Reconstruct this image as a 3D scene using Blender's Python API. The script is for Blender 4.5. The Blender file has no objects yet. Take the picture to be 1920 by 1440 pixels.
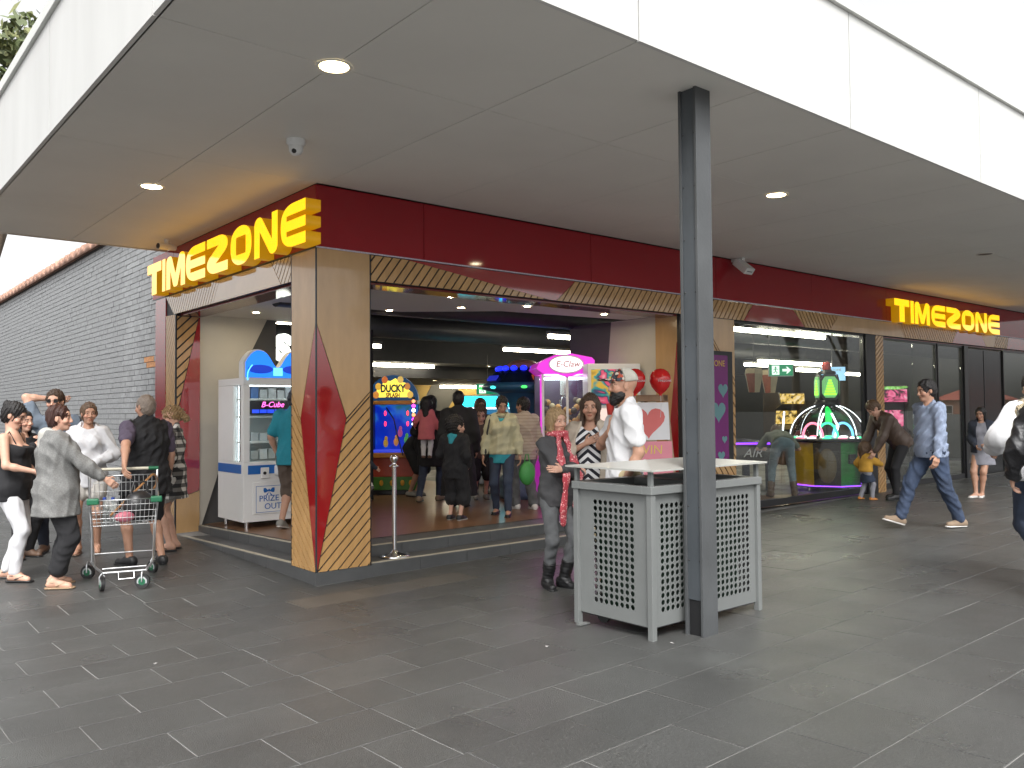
import bpy, math, random, time
import numpy as np
from mathutils import Vector, Matrix
random.seed(7); np.random.seed(7)
R = math.radians
sc = bpy.context.scene
C = sc.collection

# ---------------------------------------------------------------- camera, sky, sun, exposure
cam_d = bpy.data.cameras.new('camera'); cam = bpy.data.objects.new('camera', cam_d); C.objects.link(cam)
cr, cu, cd = Vector((.7653, -.6436, -.0082)), Vector((-.0146, -.0301, .9994)), Vector((.6435, .7647, .0325))
cam.matrix_world = Matrix(((cr.x, cu.x, -cd.x, -3.701), (cr.y, cu.y, -cd.y, -7.272), (cr.z, cu.z, -cd.z, 1.62), (0, 0, 0, 1)))
cam_d.sensor_width = 36; cam_d.lens = 1580.4 / 1920 * 36; cam_d.clip_end = 600; cam_d.clip_start = .05
sc.camera = cam
w = bpy.data.worlds.new('World'); sc.world = w; w.use_nodes = True
nt = w.node_tree; nt.nodes.clear()
o_ = nt.nodes.new('ShaderNodeOutputWorld'); bg = nt.nodes.new('ShaderNodeBackground'); sky = nt.nodes.new('ShaderNodeTexSky')
hs = nt.nodes.new('ShaderNodeHueSaturation'); hs.inputs['Saturation'].default_value = .04
sky.sky_type = 'NISHITA'; sky.sun_disc = False; sky.sun_elevation = R(52); sky.sun_rotation = R(215)
sky.air_density = 1.0; sky.dust_density = 5.0; sky.ozone_density = 1.0
nt.links.new(sky.outputs[0], hs.inputs['Color']); nt.links.new(hs.outputs[0], bg.inputs[0]); nt.links.new(bg.outputs[0], o_.inputs[0])
bg.inputs[1].default_value = .12
sun_d = bpy.data.lights.new('sun', 'SUN'); sun = bpy.data.objects.new('sun', sun_d); C.objects.link(sun)
sun_d.energy = .7; sun_d.angle = R(25); sun_d.color = (1, .97, .92)
el, az = R(52), R(215)
sdir = Vector((math.sin(az) * math.cos(el), math.cos(az) * math.cos(el), math.sin(el)))
sun.rotation_euler = sdir.to_track_quat('Z', 'Y').to_euler()
sc.view_settings.view_transform = 'Standard'; sc.view_settings.look = 'None'; sc.view_settings.gamma = 1
sc.view_settings.use_curve_mapping = False
sc.view_settings.exposure = 1.52
sc.render.engine = 'CYCLES'; sc.cycles.use_denoising = True
sc.cycles.max_bounces = 7; sc.cycles.diffuse_bounces = 4; sc.cycles.glossy_bounces = 4; sc.cycles.transparent_max_bounces = 12
sc.cycles.sample_clamp_indirect = 4

# ---------------------------------------------------------------- materials
MATS = {}
def pm(name, col, rough=.5, metal=0, var=.08, scale=6, bump=0, bscale=150, emit=0, ecol=None, coat=0, spec=.5, stretch=None, rand=0, alpha=1):
    if name in MATS: return MATS[name]
    m = bpy.data.materials.new(name); m.use_nodes = True; t = m.node_tree; N = t.nodes; L = t.links
    b = N['Principled BSDF']; b.inputs['Roughness'].default_value = rough; b.inputs['Metallic'].default_value = metal
    b.inputs['Coat Weight'].default_value = coat; b.inputs['Coat IOR'].default_value = 1.7 if coat else 1.5; b.inputs['Coat Roughness'].default_value = .05; b.inputs['Specular IOR Level'].default_value = spec
    if alpha < 1: b.inputs['Alpha'].default_value = alpha
    col = tuple(col) + (1,)
    b.inputs['Base Color'].default_value = col
    if var > 0:
        g = N.new('ShaderNodeNewGeometry'); mp = N.new('ShaderNodeMapping'); L.new(g.outputs['Position'], mp.inputs[0])
        mp.inputs['Scale'].default_value = stretch or (1, 1, 1)
        n = N.new('ShaderNodeTexNoise'); n.inputs['Scale'].default_value = scale; n.inputs['Detail'].default_value = 5; n.inputs['Roughness'].default_value = .6
        L.new(mp.outputs[0], n.inputs['Vector'])
        mr = N.new('ShaderNodeMapRange'); mr.inputs[1].default_value = .25; mr.inputs[2].default_value = .75
        mr.inputs[3].default_value = 1 - var; mr.inputs[4].default_value = 1 + var; L.new(n.outputs[0], mr.inputs[0])
        fac = mr.outputs[0]
        if rand:
            oi = N.new('ShaderNodeObjectInfo'); m2 = N.new('ShaderNodeMapRange'); m2.inputs[3].default_value = 1 - rand; m2.inputs[4].default_value = 1 + rand
            L.new(oi.outputs['Random'], m2.inputs[0]); mm = N.new('ShaderNodeMath'); mm.operation = 'MULTIPLY'
            L.new(fac, mm.inputs[0]); L.new(m2.outputs[0], mm.inputs[1]); fac = mm.outputs[0]
        vm = N.new('ShaderNodeVectorMath'); vm.operation = 'SCALE'; vm.inputs[0].default_value = col[:3]; L.new(fac, vm.inputs['Scale'])
        L.new(vm.outputs[0], b.inputs['Base Color'])
    if bump > 0:
        g = N.new('ShaderNodeNewGeometry'); n = N.new('ShaderNodeTexNoise'); n.inputs['Scale'].default_value = bscale; n.inputs['Detail'].default_value = 3
        L.new(g.outputs['Position'], n.inputs['Vector']); bp = N.new('ShaderNodeBump'); bp.inputs['Strength'].default_value = bump; bp.inputs['Distance'].default_value = .01
        L.new(n.outputs[0], bp.inputs['Height']); L.new(bp.outputs[0], b.inputs['Normal'])
    if emit > 0:
        b.inputs['Emission Color'].default_value = tuple(ecol or col[:3]) + (1,); b.inputs['Emission Strength'].default_value = emit
    MATS[name] = m; return m
def nodes(m): return m.node_tree.nodes, m.node_tree.links, m.node_tree.nodes['Principled BSDF']
def em(name, col, s, base=None, rough=.4, coat=0): return pm(name, base or col, rough, var=0, emit=s, ecol=col, coat=coat)

def glassmat(name, tint=(.93, .96, .95), refl=1.0, f0=.06):
    if name in MATS: return MATS[name]
    m = bpy.data.materials.new(name); m.use_nodes = True; t = m.node_tree; N = t.nodes; L = t.links; N.clear()
    o = N.new('ShaderNodeOutputMaterial'); tr = N.new('ShaderNodeBsdfTransparent'); tr.inputs[0].default_value = tint + (1,)
    gl = N.new('ShaderNodeBsdfGlossy'); gl.inputs['Roughness'].default_value = .01; gl.inputs[0].default_value = (.9 * refl, .9 * refl, .9 * refl, 1)
    fr = N.new('ShaderNodeFresnel'); mx = N.new('ShaderNodeMixShader')
    ge = N.new('ShaderNodeNewGeometry'); mm = N.new('ShaderNodeMath'); mm.operation = 'MULTIPLY_ADD'; mm.inputs[1].default_value = -.8333; mm.inputs[2].default_value = 1.5   # both faces of a pane reflect alike
    L.new(ge.outputs['Backfacing'], mm.inputs[0]); L.new(mm.outputs[0], fr.inputs[0])
    L.new(fr.outputs[0], mx.inputs[0]); L.new(tr.outputs[0], mx.inputs[1]); L.new(gl.outputs[0], mx.inputs[2]); L.new(mx.outputs[0], o.inputs[0])
    MATS[name] = m; return m

def paver_mat():
    m = pm('slate_paver', (.062, .063, .061), .4, var=.18, scale=1.4, bump=.4, bscale=200, rand=.10)
    N, L, b = nodes(m)
    g = N.new('ShaderNodeNewGeometry'); n = N.new('ShaderNodeTexNoise'); n.inputs['Scale'].default_value = 1.1; n.inputs['Detail'].default_value = 8
    mr = N.new('ShaderNodeMapRange'); mr.inputs[1].default_value = .3; mr.inputs[2].default_value = .7; mr.inputs[3].default_value = .24; mr.inputs[4].default_value = .45
    L.new(g.outputs['Position'], n.inputs['Vector']); L.new(n.outputs[0], mr.inputs[0]); L.new(mr.outputs[0], b.inputs['Roughness'])
    # mineral flecks, gum spots and dull stains in the stone itself
    src = b.inputs['Base Color'].links[0].from_socket
    def layer(src, tex, lo, hi, col):
        mr = N.new('ShaderNodeMapRange'); mr.inputs[1].default_value = lo; mr.inputs[2].default_value = hi; L.new(tex, mr.inputs[0])
        mx = N.new('ShaderNodeMix'); mx.data_type = 'RGBA'; mx.inputs[7].default_value = col + (1,); L.new(mr.outputs[0], mx.inputs[0]); L.new(src, mx.inputs[6]); return mx.outputs[2]
    f = N.new('ShaderNodeTexNoise'); f.inputs['Scale'].default_value = 95; f.inputs['Detail'].default_value = 2; L.new(g.outputs['Position'], f.inputs['Vector'])
    src = layer(src, f.outputs[0], .58, .78, (.12, .12, .116)); src = layer(src, f.outputs[0], .43, .25, (.026, .026, .026))
    v = N.new('ShaderNodeTexVoronoi'); v.inputs['Scale'].default_value = 1.5; L.new(g.outputs['Position'], v.inputs['Vector'])
    src = layer(src, v.outputs['Distance'], .030, .022, (.034, .033, .032))
    v2 = N.new('ShaderNodeTexVoronoi'); v2.inputs['Scale'].default_value = .8; L.new(g.outputs['Position'], v2.inputs['Vector'])
    src = layer(src, v2.outputs['Distance'], .016, .010, (.17, .165, .16))
    st = N.new('ShaderNodeTexNoise'); st.inputs['Scale'].default_value = .9; st.inputs['Detail'].default_value = 9; st.inputs['Roughness'].default_value = .7; L.new(g.outputs['Position'], st.inputs['Vector'])
    src = layer(src, st.outputs[0], .57, .72, (.084, .087, .083)); L.new(src, b.inputs['Base Color'])
    return m

# ---------------------------------------------------------------- geometry helpers
class G:
    def __init__(s): s.v = []; s.f = []; s.m = []; s.mats = []; s.sm = []
    def mi(s, m):
        if m not in s.mats: s.mats.append(m)
        return s.mats.index(m)
    def add(s, vs, fs, m, smooth=False):
        b = len(s.v); i = s.mi(m); s.v += [tuple(p) for p in vs]
        for f in fs: s.f.append(tuple(b + k for k in f)); s.m.append(i); s.sm.append(smooth)
        return s
    def box(s, x0, x1, y0, y1, z0, z1, m):
        v = [(x, y, z) for z in (z0, z1) for y in (y0, y1) for x in (x0, x1)]
        return s.add(v, [(0, 2, 3, 1), (4, 5, 7, 6), (0, 1, 5, 4), (2, 6, 7, 3), (0, 4, 6, 2), (1, 3, 7, 5)], m)
    def obox(s, c, sx, sy, sz, M, m):
        v = [Vector(c) + M @ Vector((x * sx / 2, y * sy / 2, z * sz / 2)) for z in (-1, 1) for y in (-1, 1) for x in (-1, 1)]
        return s.add(v, [(0, 2, 3, 1), (4, 5, 7, 6), (0, 1, 5, 4), (2, 6, 7, 3), (0, 4, 6, 2), (1, 3, 7, 5)], m)
    def prism(s, pts, fn, a, b, m, side=None):
        n = len(pts); v = [fn(p[0], p[1], a) for p in pts] + [fn(p[0], p[1], b) for p in pts]
        s.add(v, [tuple(range(n))[::-1], tuple(range(n, 2 * n))], m)
        return s.add(v, [(i, (i + 1) % n, n + (i + 1) % n, n + i) for i in range(n)], side or m)
    def tube(s, path, r, m, n=8, cap=True, closed=False):
        P = [Vector(p) for p in path]; k = len(P); vs = []; prev = None
        rs = r if isinstance(r, (list, tuple)) else [r] * k
        for i, p in enumerate(P):
            a = P[i - 1] if (i > 0 or closed) else p; b = P[(i + 1) % k] if (i < k - 1 or closed) else p
            t = (b - a); t = t.normalized() if t.length > 1e-9 else Vector((0, 0, 1))
            if prev is None: u = t.orthogonal().normalized()
            else:
                u = prev - t * prev.dot(t); u = u.normalized() if u.length > 1e-6 else t.orthogonal().normalized()
            prev = u; w_ = t.cross(u)
            vs += [p + (u * math.cos(2 * math.pi * j / n) + w_ * math.sin(2 * math.pi * j / n)) * rs[i] for j in range(n)]
        fs = []
        for i in range(k if closed else k - 1):
            i2 = (i + 1) % k
            fs += [(i * n + j, i * n + (j + 1) % n, i2 * n + (j + 1) % n, i2 * n + j) for j in range(n)]
        s.add(vs, fs, m, True)
        if cap and not closed: s.add([vs[j] for j in range(n)][::-1], [tuple(range(n))], m); s.add(vs[-n:], [tuple(range(n))], m)
        return s
    def cyl(s, a, b, r, m, n=16, r2=None): return s.tube([a, b], [r, r if r2 is None else r2], m, n)
    def lathe(s, prof, c, m, n=28, M=None, smooth=True):
        vs = []; c = Vector(c)
        for r, z in prof:
            for j in range(n):
                p = Vector((r * math.cos(2 * math.pi * j / n), r * math.sin(2 * math.pi * j / n), z))
                vs.append(c + (M @ p if M else p))
        fs = [(i * n + j, i * n + (j + 1) % n, (i + 1) * n + (j + 1) % n, (i + 1) * n + j) for i in range(len(prof) - 1) for j in range(n)]
        return s.add(vs, fs, m, smooth)
    def ell(s, c, r, m, nu=16, nv=10, M=None):
        if not isinstance(r, (tuple, list)): r = (r, r, r)
        vs = []; c = Vector(c)
        for i in range(nv + 1):
            th = math.pi * i / nv
            for j in range(nu):
                ph = 2 * math.pi * j / nu
                p = Vector((r[0] * math.sin(th) * math.cos(ph), r[1] * math.sin(th) * math.sin(ph), r[2] * math.cos(th)))
                vs.append(c + (M @ p if M else p))
        fs = [(i * nu + j, (i + 1) * nu + j, (i + 1) * nu + (j + 1) % nu, i * nu + (j + 1) % nu) for i in range(nv) for j in range(nu)]
        return s.add(vs, fs, m, True)
    def grid(s, fn, nu, nv, m, smooth=True):
        vs = [fn(i / nu, j / nv) for j in range(nv + 1) for i in range(nu + 1)]
        return s.add(vs, [(j * (nu + 1) + i, j * (nu + 1) + i + 1, (j + 1) * (nu + 1) + i + 1, (j + 1) * (nu + 1) + i) for j in range(nv) for i in range(nu)], m, smooth)
    def build(s, name, parent=None, bevel=0, loc=None, solid=0, seg=2):
        me = bpy.data.meshes.new(name); me.from_pydata(s.v, [], s.f)
        for m in s.mats: me.materials.append(m)
        me.polygons.foreach_set('material_index', s.m); me.polygons.foreach_set('use_smooth', s.sm)
        me.update()
        o = bpy.data.objects.new(name, me); C.objects.link(o)
        if parent: o.parent = parent
        if loc: o.location = loc
        if solid:
            q = o.modifiers.new('t', 'SOLIDIFY'); q.thickness = solid; q.offset = 0
        if bevel:
            q = o.modifiers.new('b', 'BEVEL'); q.width = bevel; q.segments = seg; q.limit_method = 'ANGLE'; q.angle_limit = R(40)
        return o
def thing(name, label, cat, loc=(0, 0, 0), rot=0, group=None, obj=None):
    o = obj
    if o is None: o = bpy.data.objects.new(name, None); C.objects.link(o); o.empty_display_size = .2; o.location = loc; o.rotation_euler = (0, 0, rot)
    o['label'] = label; o['category'] = cat
    if group: o['group'] = group
    return o
def struct(o): o['kind'] = 'structure'; return o
def stuff(o): o['kind'] = 'stuff'; return o
def YP(x, z, a): return (x, a, z)      # polygon in a plane facing Y
def XP(y, z, a): return (a, y, z)      # polygon in a plane facing X
def ZP(x, y, a): return (x, y, a)
def clip(poly, n, d):                   # keep n.p <= d
    out = []
    for i in range(len(poly)):
        a, b = poly[i], poly[(i + 1) % len(poly)]
        da, db = n[0] * a[0] + n[1] * a[1] - d, n[0] * b[0] + n[1] * b[1] - d
        if da <= 0: out.append(a)
        if da * db < 0: t = da / (da - db); out.append((a[0] + (b[0] - a[0]) * t, a[1] + (b[1] - a[1]) * t))
    return out
def area(p): return abs(sum(p[i][0] * p[(i + 1) % len(p)][1] - p[(i + 1) % len(p)][0] * p[i][1] for i in range(len(p)))) / 2
def slats(region, fn, back, front, ang, pitch, gap, m, parent, name='slat', off=0):
    n = (math.cos(ang), math.sin(ang)); ds = [n[0] * p[0] + n[1] * p[1] for p in region]
    k = math.floor((min(ds) - off) / pitch)
    while k * pitch + off < max(ds):
        q = clip(clip(region, (-n[0], -n[1]), -(k * pitch + off + gap / 2)), n, (k + 1) * pitch + off - gap / 2)
        if len(q) >= 3 and area(q) > 4e-4: G().prism(q, fn, back, front, m).build(name, parent)
        k += 1
FONT_CACHE = {}
def text_mesh(s, size, extrude=.003, xs=1, align='CENTER', shear=0, bold=0):
    cu_ = bpy.data.curves.new('t', 'FONT'); cu_.body = s; cu_.size = size; cu_.extrude = extrude; cu_.align_x = align; cu_.align_y = 'CENTER'; cu_.shear = shear; cu_.resolution_u = 3; cu_.offset = bold
    o = bpy.data.objects.new('t', cu_); me = bpy.data.meshes.new_from_object(o); bpy.data.objects.remove(o); bpy.data.curves.remove(cu_)
    if xs != 1: me.transform(Matrix.Diagonal((xs, 1, 1, 1)))
    return me
def txt(s, size, m, parent, name, loc, M=None, **k):
    me = text_mesh(s, size, **k); me.materials.clear(); me.materials.append(m)
    o = bpy.data.objects.new(name, me); C.objects.link(o); o.parent = parent
    MM = (M or Matrix.Identity(3)).to_4x4(); MM.translation = Vector(loc); o.matrix_local = MM
    return o
FACE_MY = Matrix(((1, 0, 0), (0, 0, -1), (0, 1, 0)))       # text reads for a viewer looking along +Y
FACE_MX = Matrix(((0, 0, -1), (-1, 0, 0), (0, 1, 0)))      # for a viewer looking along +X
def gz(x, y): return .012 * max(-8, min(x, 24)) - .028 * max(-9, min(y, 0)) + .02 * max(0, min(y, 9))
def fz(x, y):
    z = .25 - .035 * min(max(y - .8, 0), 3.2) * min(max(1 - x / 3, 0), 1)
    return z - .12 * min(max((x - 5.5) / 2, 0), 1)
# ---------------------------------------------------------------- base materials
PAV = paver_mat()
PALE = pm('pale_paver', (.088, .081, .071), .45, var=.2, scale=3, bump=.2, bscale=260, rand=.08)
GROUT = pm('grout', (.22, .215, .205), .9, var=.6, scale=1.7)
ASPH = pm('asphalt', (.055, .055, .056), .85, var=.2, scale=2, bump=.3)
WOOD = pm('birch_ply', (.50, .29, .115), .22, var=.13, scale=5, stretch=(3, 3, .5), rand=.06, coat=.5)
WOOD2 = pm('birch_ply_flat', (.52, .32, .145), .2, var=.12, scale=3, stretch=(2, 2, .6), coat=.55)
BLACK = pm('black_backing', (.012, .012, .013), .5, var=0)
RED = pm('red_laminate', (.33, .014, .016), .06, var=.04, scale=2, spec=.9, coat=.9)
REDF = pm('red_fascia', (.32, .018, .026), .06, var=.04, scale=2, spec=.45)
WHITEP = pm('white_cladding', (.56, .56, .545), .6, var=.08, scale=1.1, stretch=(1.2, 1.2, .35))
SOFF = pm('soffit_board', (.66, .65, .61), .75, var=.05, scale=.9)
SEAM = pm('dark_seam', (.10, .10, .095), .8, var=0)
STEEL = pm('post_paint', (.070, .074, .077), .38, var=.18, scale=3, bump=.1, bscale=60)
DARKMET = pm('dark_metal', (.02, .02, .022), .35, var=.1)
CHROME = pm('chrome', (.75, .75, .76), .12, metal=1, var=0)
GALV = pm('zinc_wire', (.62, .63, .64), .3, metal=1, var=.08)
PLAST = pm('white_plastic', (.75, .75, .74), .35, var=.02)
BLK = pm('black_plastic', (.015, .015, .016), .35, var=0)
GLASS = glassmat('shop_glass')

# ---------------------------------------------------------------- ground and pavement
def ground_sheet():
    g = G(); xs = [-300, -60, -20] + [-8 + i for i in range(0, 33)] + [60, 300]; ys = [-300, -60, -20] + [-9, -4.5, -.02, 4.5, 9, 20, 60, 300]
    vs = [(x, y, gz(x, y) - .0035) for y in ys for x in xs]; n = len(xs)
    g.add(vs, [(j * n + i, j * n + i + 1, (j + 1) * n + i + 1, (j + 1) * n + i) for j in range(len(ys) - 1) for i in range(n - 1)], GROUT)
    xq = [(xs[i] + xs[i + 1]) / 2 for i in range(n - 1)]; yq = [(ys[j] + ys[j + 1]) / 2 for j in range(len(ys) - 1)]; k = g.mi(ASPH)
    g.m = [0 if -7 < x < 19 and -7 < y < 13 else k for y in yq for x in xq]
    return g
pave = struct(ground_sheet().build('ground'))
pavement = struct(bpy.data.objects.new('pavement', None)); C.objects.link(pavement)
TW, TD, JT = .598, .42, .0058
def tile_mesh(wd, sy, mat):
    x, y, h = (wd - JT) / 2, (TD - JT) / 2, .03; c = .0015
    f = lambda px, py: .012 * px + sy * py
    v = [(px, py, f(px, py) - h) for px, py in ((-x, -y), (x, -y), (x, y), (-x, y))] + [(px, py, f(px, py) - c) for px, py in ((-x, -y), (x, -y), (x, y), (-x, y))] + \
        [(px, py, f(px, py)) for px, py in ((-x + c, -y + c), (x - c, -y + c), (x - c, y - c), (-x + c, y - c))]
    fs = [(i, (i + 1) % 4, 4 + (i + 1) % 4, 4 + i) for i in range(4)] + [(4 + i, 4 + (i + 1) % 4, 8 + (i + 1) % 4, 8 + i) for i in range(4)] + [(8, 9, 10, 11)]
    g = G(); g.add(v, fs, mat); return g
def in_building(x, y): return x > .02 and y > -.0
tiles = []
for r in range(-15, 30):
    y0 = -.02 + TD * r; yc = y0 + TD / 2
    off = .085 + (TW / 2 if r % 2 else 0)
    k0 = int((-7 - off) / TW); x = off + k0 * TW
    while x < 19:
        a, b = x, x + TW
        cuts = [a] + ([-1.43] if a + .05 < -1.43 < b - .05 else []) + [b]
        for i in range(len(cuts) - 1):
            xc = (cuts[i] + cuts[i + 1]) / 2; wd = cuts[i + 1] - cuts[i]
            if in_building(xc + wd / 2 - .02, yc - TD / 2 + .02):
                if xc - wd / 2 < 0 and yc > 0:
                    wd2 = -(xc - wd / 2)
                    if wd2 > .05: tiles.append((xc - wd / 2 + wd2 / 2, yc, wd2))
                continue
            tiles.append((xc, yc, wd))
        x += TW
cp = cam.location
def apparent(t):
    v = Vector((t[0], t[1], gz(t[0], t[1]))) - cp; dep = v.dot(cd)
    if dep < .6: return 0
    px, py = v.dot(cr) / dep * 1580, v.dot(cu) / dep * 1580
    if abs(px) > 1060 or abs(py) > 820: return 0
    return TD * 1580 / dep * (1.6 / v.length)
tiles.sort(key=lambda t: -apparent(t))
cache = {}; rest = G()
for i, (x, y, wd) in enumerate(tiles):
    sy = -.028 if y < -.02 else .02
    pale = -.87 < y < -.44 and -.62 < x < 1.5
    mat = PALE if pale else PAV
    z = gz(x, y) + random.uniform(-.0012, .0012)
    if i < 298 and apparent((x, y, wd)) > 0:
        key = (round(wd, 3), sy, pale)
        if key not in cache:
            o = tile_mesh(wd, sy, mat).build('paver', pavement); cache[key] = o.data
        else: o = bpy.data.objects.new('paver', cache[key]); C.objects.link(o); o.parent = pavement
        o.location = (x, y, z)
    else:
        t = tile_mesh(wd, sy, mat); rest.add([(a + x, b + y, c + z) for a, b, c in t.v], t.f, mat)
stuff(rest.build('paving', pavement))

# ---------------------------------------------------------------- canopy
ZC = 3.8
can = thing('canopy', 'wide white walkway canopy with grey soffit over the dark pavement', 'canopy', (-2.28, -4.03, ZC))
def L(x, y, z): return (x + 2.28, y + 4.03, z - ZC)
def cbox(x0, x1, y0, y1, z0, z1, m, nm, bev=0):
    return G().box(x0 + 2.28, x1 + 2.28, y0 + 4.03, y1 + 4.03, z0 - ZC, z1 - ZC, m).build(nm, can, bevel=bev)
xs = [-2.28, -1.18, .05, 1.28, 2.49, 3.72, 4.95, 6.18, 7.41, 8.64, 9.87, 11.1, 12.33, 13.56, 14.79, 16.02, 17.25, 18.48, 19.7]
ys = [-4.03, -2.55, -.03, 2.49, 4.25]
for i in range(len(xs) - 1):
    for j in range(len(ys) - 1):
        x1 = xs[i + 1]; y1 = ys[j + 1]
        if j >= 2 and xs[i] >= .04: continue
        if j >= 2 and xs[i] < .04: x1 = min(x1, .0)
        e = .003
        cbox(xs[i] + (e if i else .03), x1 - e, ys[j] + (e if j else .03), y1 - e, ZC, ZC + .02, SOFF, 'ceiling_panel', .0015)
cbox(-2.25, 19.7, -4.0, 4.25, ZC + .022, ZC + .08, SEAM, 'roof_deck')
cbox(-2.2, 19.7, -3.95, 4.2, ZC + .08, ZC + .9, WHITEP, 'roof')
fx = [-2.28, .022, 2.476, 4.95, 7.4, 9.85, 12.3, 14.75, 17.2, 19.7]
for i in range(len(fx) - 1): cbox(fx[i] + .006, fx[i + 1] - .006, -4.03, -4.002, ZC - .012, ZC + .9, WHITEP, 'fascia_panel')
cbox(-2.27, 19.7, -4.001, -3.985, ZC, ZC + .9, pm('fascia_seam', (.22, .22, .215), .7, var=0), 'fascia_backing')
fy = [-4.002, -2.58, -.06, 2.4, 4.25]
for i in range(len(fy) - 1): cbox(-2.28, -2.252, fy[i] + .006, fy[i + 1] - .006, ZC - .012, ZC + .9, WHITEP, 'fascia_panel')
cbox(-2.251, -2.235, -3.98, 4.25, ZC, ZC + .9, MATS['fascia_seam'], 'fascia_backing')
cbox(-2.25, .0, 4.253, 4.28, ZC - .012, ZC + .9, WHITEP, 'fascia_panel')
COP = pm('coping_metal', (.62, .63, .60), .45, var=.05)
cbox(-2.31, 19.7, -4.06, -3.9, ZC + .902, ZC + 1.0, COP, 'coping', .004)
cbox(-2.31, -2.15, -3.898, 4.3, ZC + .902, ZC + 1.0, COP, 'coping', .004)
TRIMW = pm('downlight_trim', (.7, .68, .62), .4, var=0)
LAMP = em('lamp_warm', (1, .78, .42), 9)
LAMPC = em('lamp_core', (1, .88, .62), 22)
LAMP2 = em('lobby_lamp', (1, .76, .42), 40); LAMP2C = em('lobby_lamp_core', (1, .85, .58), 130)
def downlight(x, y, z, r, parent, lit=True):
    LA, LC_ = (LAMP, LAMPC) if parent is can else (LAMP2, LAMP2C)
    g = G(); g.lathe([(r * .93, -.002), (r * 1.12, -.010), (r * 1.2, -.004), (r * 1.2, 0)], (x, y, z), TRIMW, 28)
    o = g.build('downlight', parent)
    g = G(); g.lathe([(r * .93, -.004), (r * .62, -.005)], (x, y, z), LA if lit else DARKMET, 28); g.lathe([(r * .62, -.005), (.001, -.007)], (x, y, z), LC_ if lit else DARKMET, 28)
    g.build('lamp_lens', o)
for x, y, lit in [(-1.173, -2.554, 1), (-1.179, 1.052, 1), (3.846, -2.503, 1), (9.12, -2.498, 0)]:
    lx, ly, lz = L(x, y, ZC - .001); downlight(lx, ly, lz, .098, can, lit)

# post
post = thing('steel_post', 'tall dark grey steel post holding up the canopy beside the bin', 'post', (.94, -3.715, .112))
g = G(); g.box(-.08, .08, .055, .075, -.02, 3.69, STEEL); g.box(-.08, .08, -.075, -.055, -.02, 3.69, STEEL)
g.box(-.012, .08, -.055, .055, -.02, 3.69, STEEL); g.build('post_section', post, .002)
G().box(-.068, -.0122, -.0548, .0548, .24, 3.685, pm('post_cover', (.06, .068, .076), .4, var=.2, scale=3)).build('cover_plate', post, .001)
G().box(-.06, -.0124, -.05, .05, -.01, .235, BLACK).build('base_recess', post)
for i in range(9):
    z = .5 + i * .36
    for y in (-.045, .045): G().lathe([(.0001, .004), (.005, .003), (.007, 0)], (-.068, y, z), DARKMET, 8, Matrix.Rotation(-math.pi / 2, 3, 'Y')).build('bolt', post)

# ---------------------------------------------------------------- building shell
bld = thing('arcade_building', 'red and timber clad amusement arcade with wide open corner entrance', 'building')
def B(x0, x1, y0, y1, z0, z1, m, nm, bev=0, par=None): return G().box(x0, x1, y0, y1, z0, z1, m).build(nm, par or bld, bevel=bev)
# red fascia panels
fb = [0, 1.233, 3.706, 6.229, 8.78, 11.3, 13.8, 16.3, 19.7]
for i in range(len(fb) - 1): B(fb[i] + (.004 if i else .0), fb[i + 1] - .004, 0, .03, 3.205, 3.795, REDF, 'fascia_panel')
fl = [.0, 1.72, 4.02, 4.86]
for i in range(3): B(0, .03, fl[i] + (.034 if i == 0 else .004), fl[i + 1] - .004, 3.205, 3.795, REDF, 'fascia_panel')
B(.031, 19.7, .031, .3, 3.2, 3.795, BLACK, 'fascia_backing'); B(.031, .3, .301, 4.86, 3.2, 3.795, BLACK, 'fascia_backing')
TRIM = pm('black_trim', (.02, .02, .022), .3, var=0)
LED = pm('led_strip', (.55, .5, .6), .25, var=.3, scale=60)
B(0, 19.7, -.012, -.001, 3.19, 3.204, LED, 'led_strip'); B(-.006, -.001, 0, 4.86, 3.188, 3.204, TRIM, 'trim')
# corner pillar
def pillar():
    p = B(.014, .58, .014, .52, .10, 3.2, BLACK, 'pillar')
    W_ = .595; top = 3.19; zb = .125
    # front face, plane Y=0
    dia = [(.012, 2.45), (.32, 1.565), (.012, .13)]
    G().prism(dia, YP, .013, .001, RED).build('red_diamond', p)
    G().prism([(.012, top), (.012, 2.47), (.327, 1.575), (W_ - .012, 1.83), (W_ - .012, top)], YP, .013, .0, WOOD2).build('wood_panel', p)
    slats([(.022, zb), (.327, 1.555), (.335, 1.56), (W_ - .012, 1.815), (W_ - .012, zb)], YP, .013, .0, math.atan2(.707, -.707), .077, .016, WOOD, p)
    # side face, plane X=0
    G().prism([(.012, 2.45), (.32, 1.565), (.012, .13)], XP, .013, .001, RED).build('red_diamond', p)
    G().prism([(.012, top), (.012, 2.47), (.327, 1.575), (.515, 1.82), (.515, top)], XP, .013, .0, WOOD2).build('wood_panel', p)
    slats([(.022, zb), (.327, 1.555), (.335, 1.56), (.515, 1.805), (.515, zb)], XP, .013, .0, math.atan2(.707, -.707), .077, .016, WOOD, p)
    G().box(-.001, .012, -.001, .012, .12, 3.19, pm('corner_trim', (.035, .045, .05), .25, var=0)).build('corner_trim', p)
    G().box(W_ - .01, W_, .0, .012, .12, 3.19, TRIM).build('trim', p); G().box(0, .012, .517, .53, .12, 3.19, TRIM).build('trim', p)
    G().box(W_ - .013, W_, .013, .52, .12, 3.2, WOOD2).build('wood_panel', p)
pillar()
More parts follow.
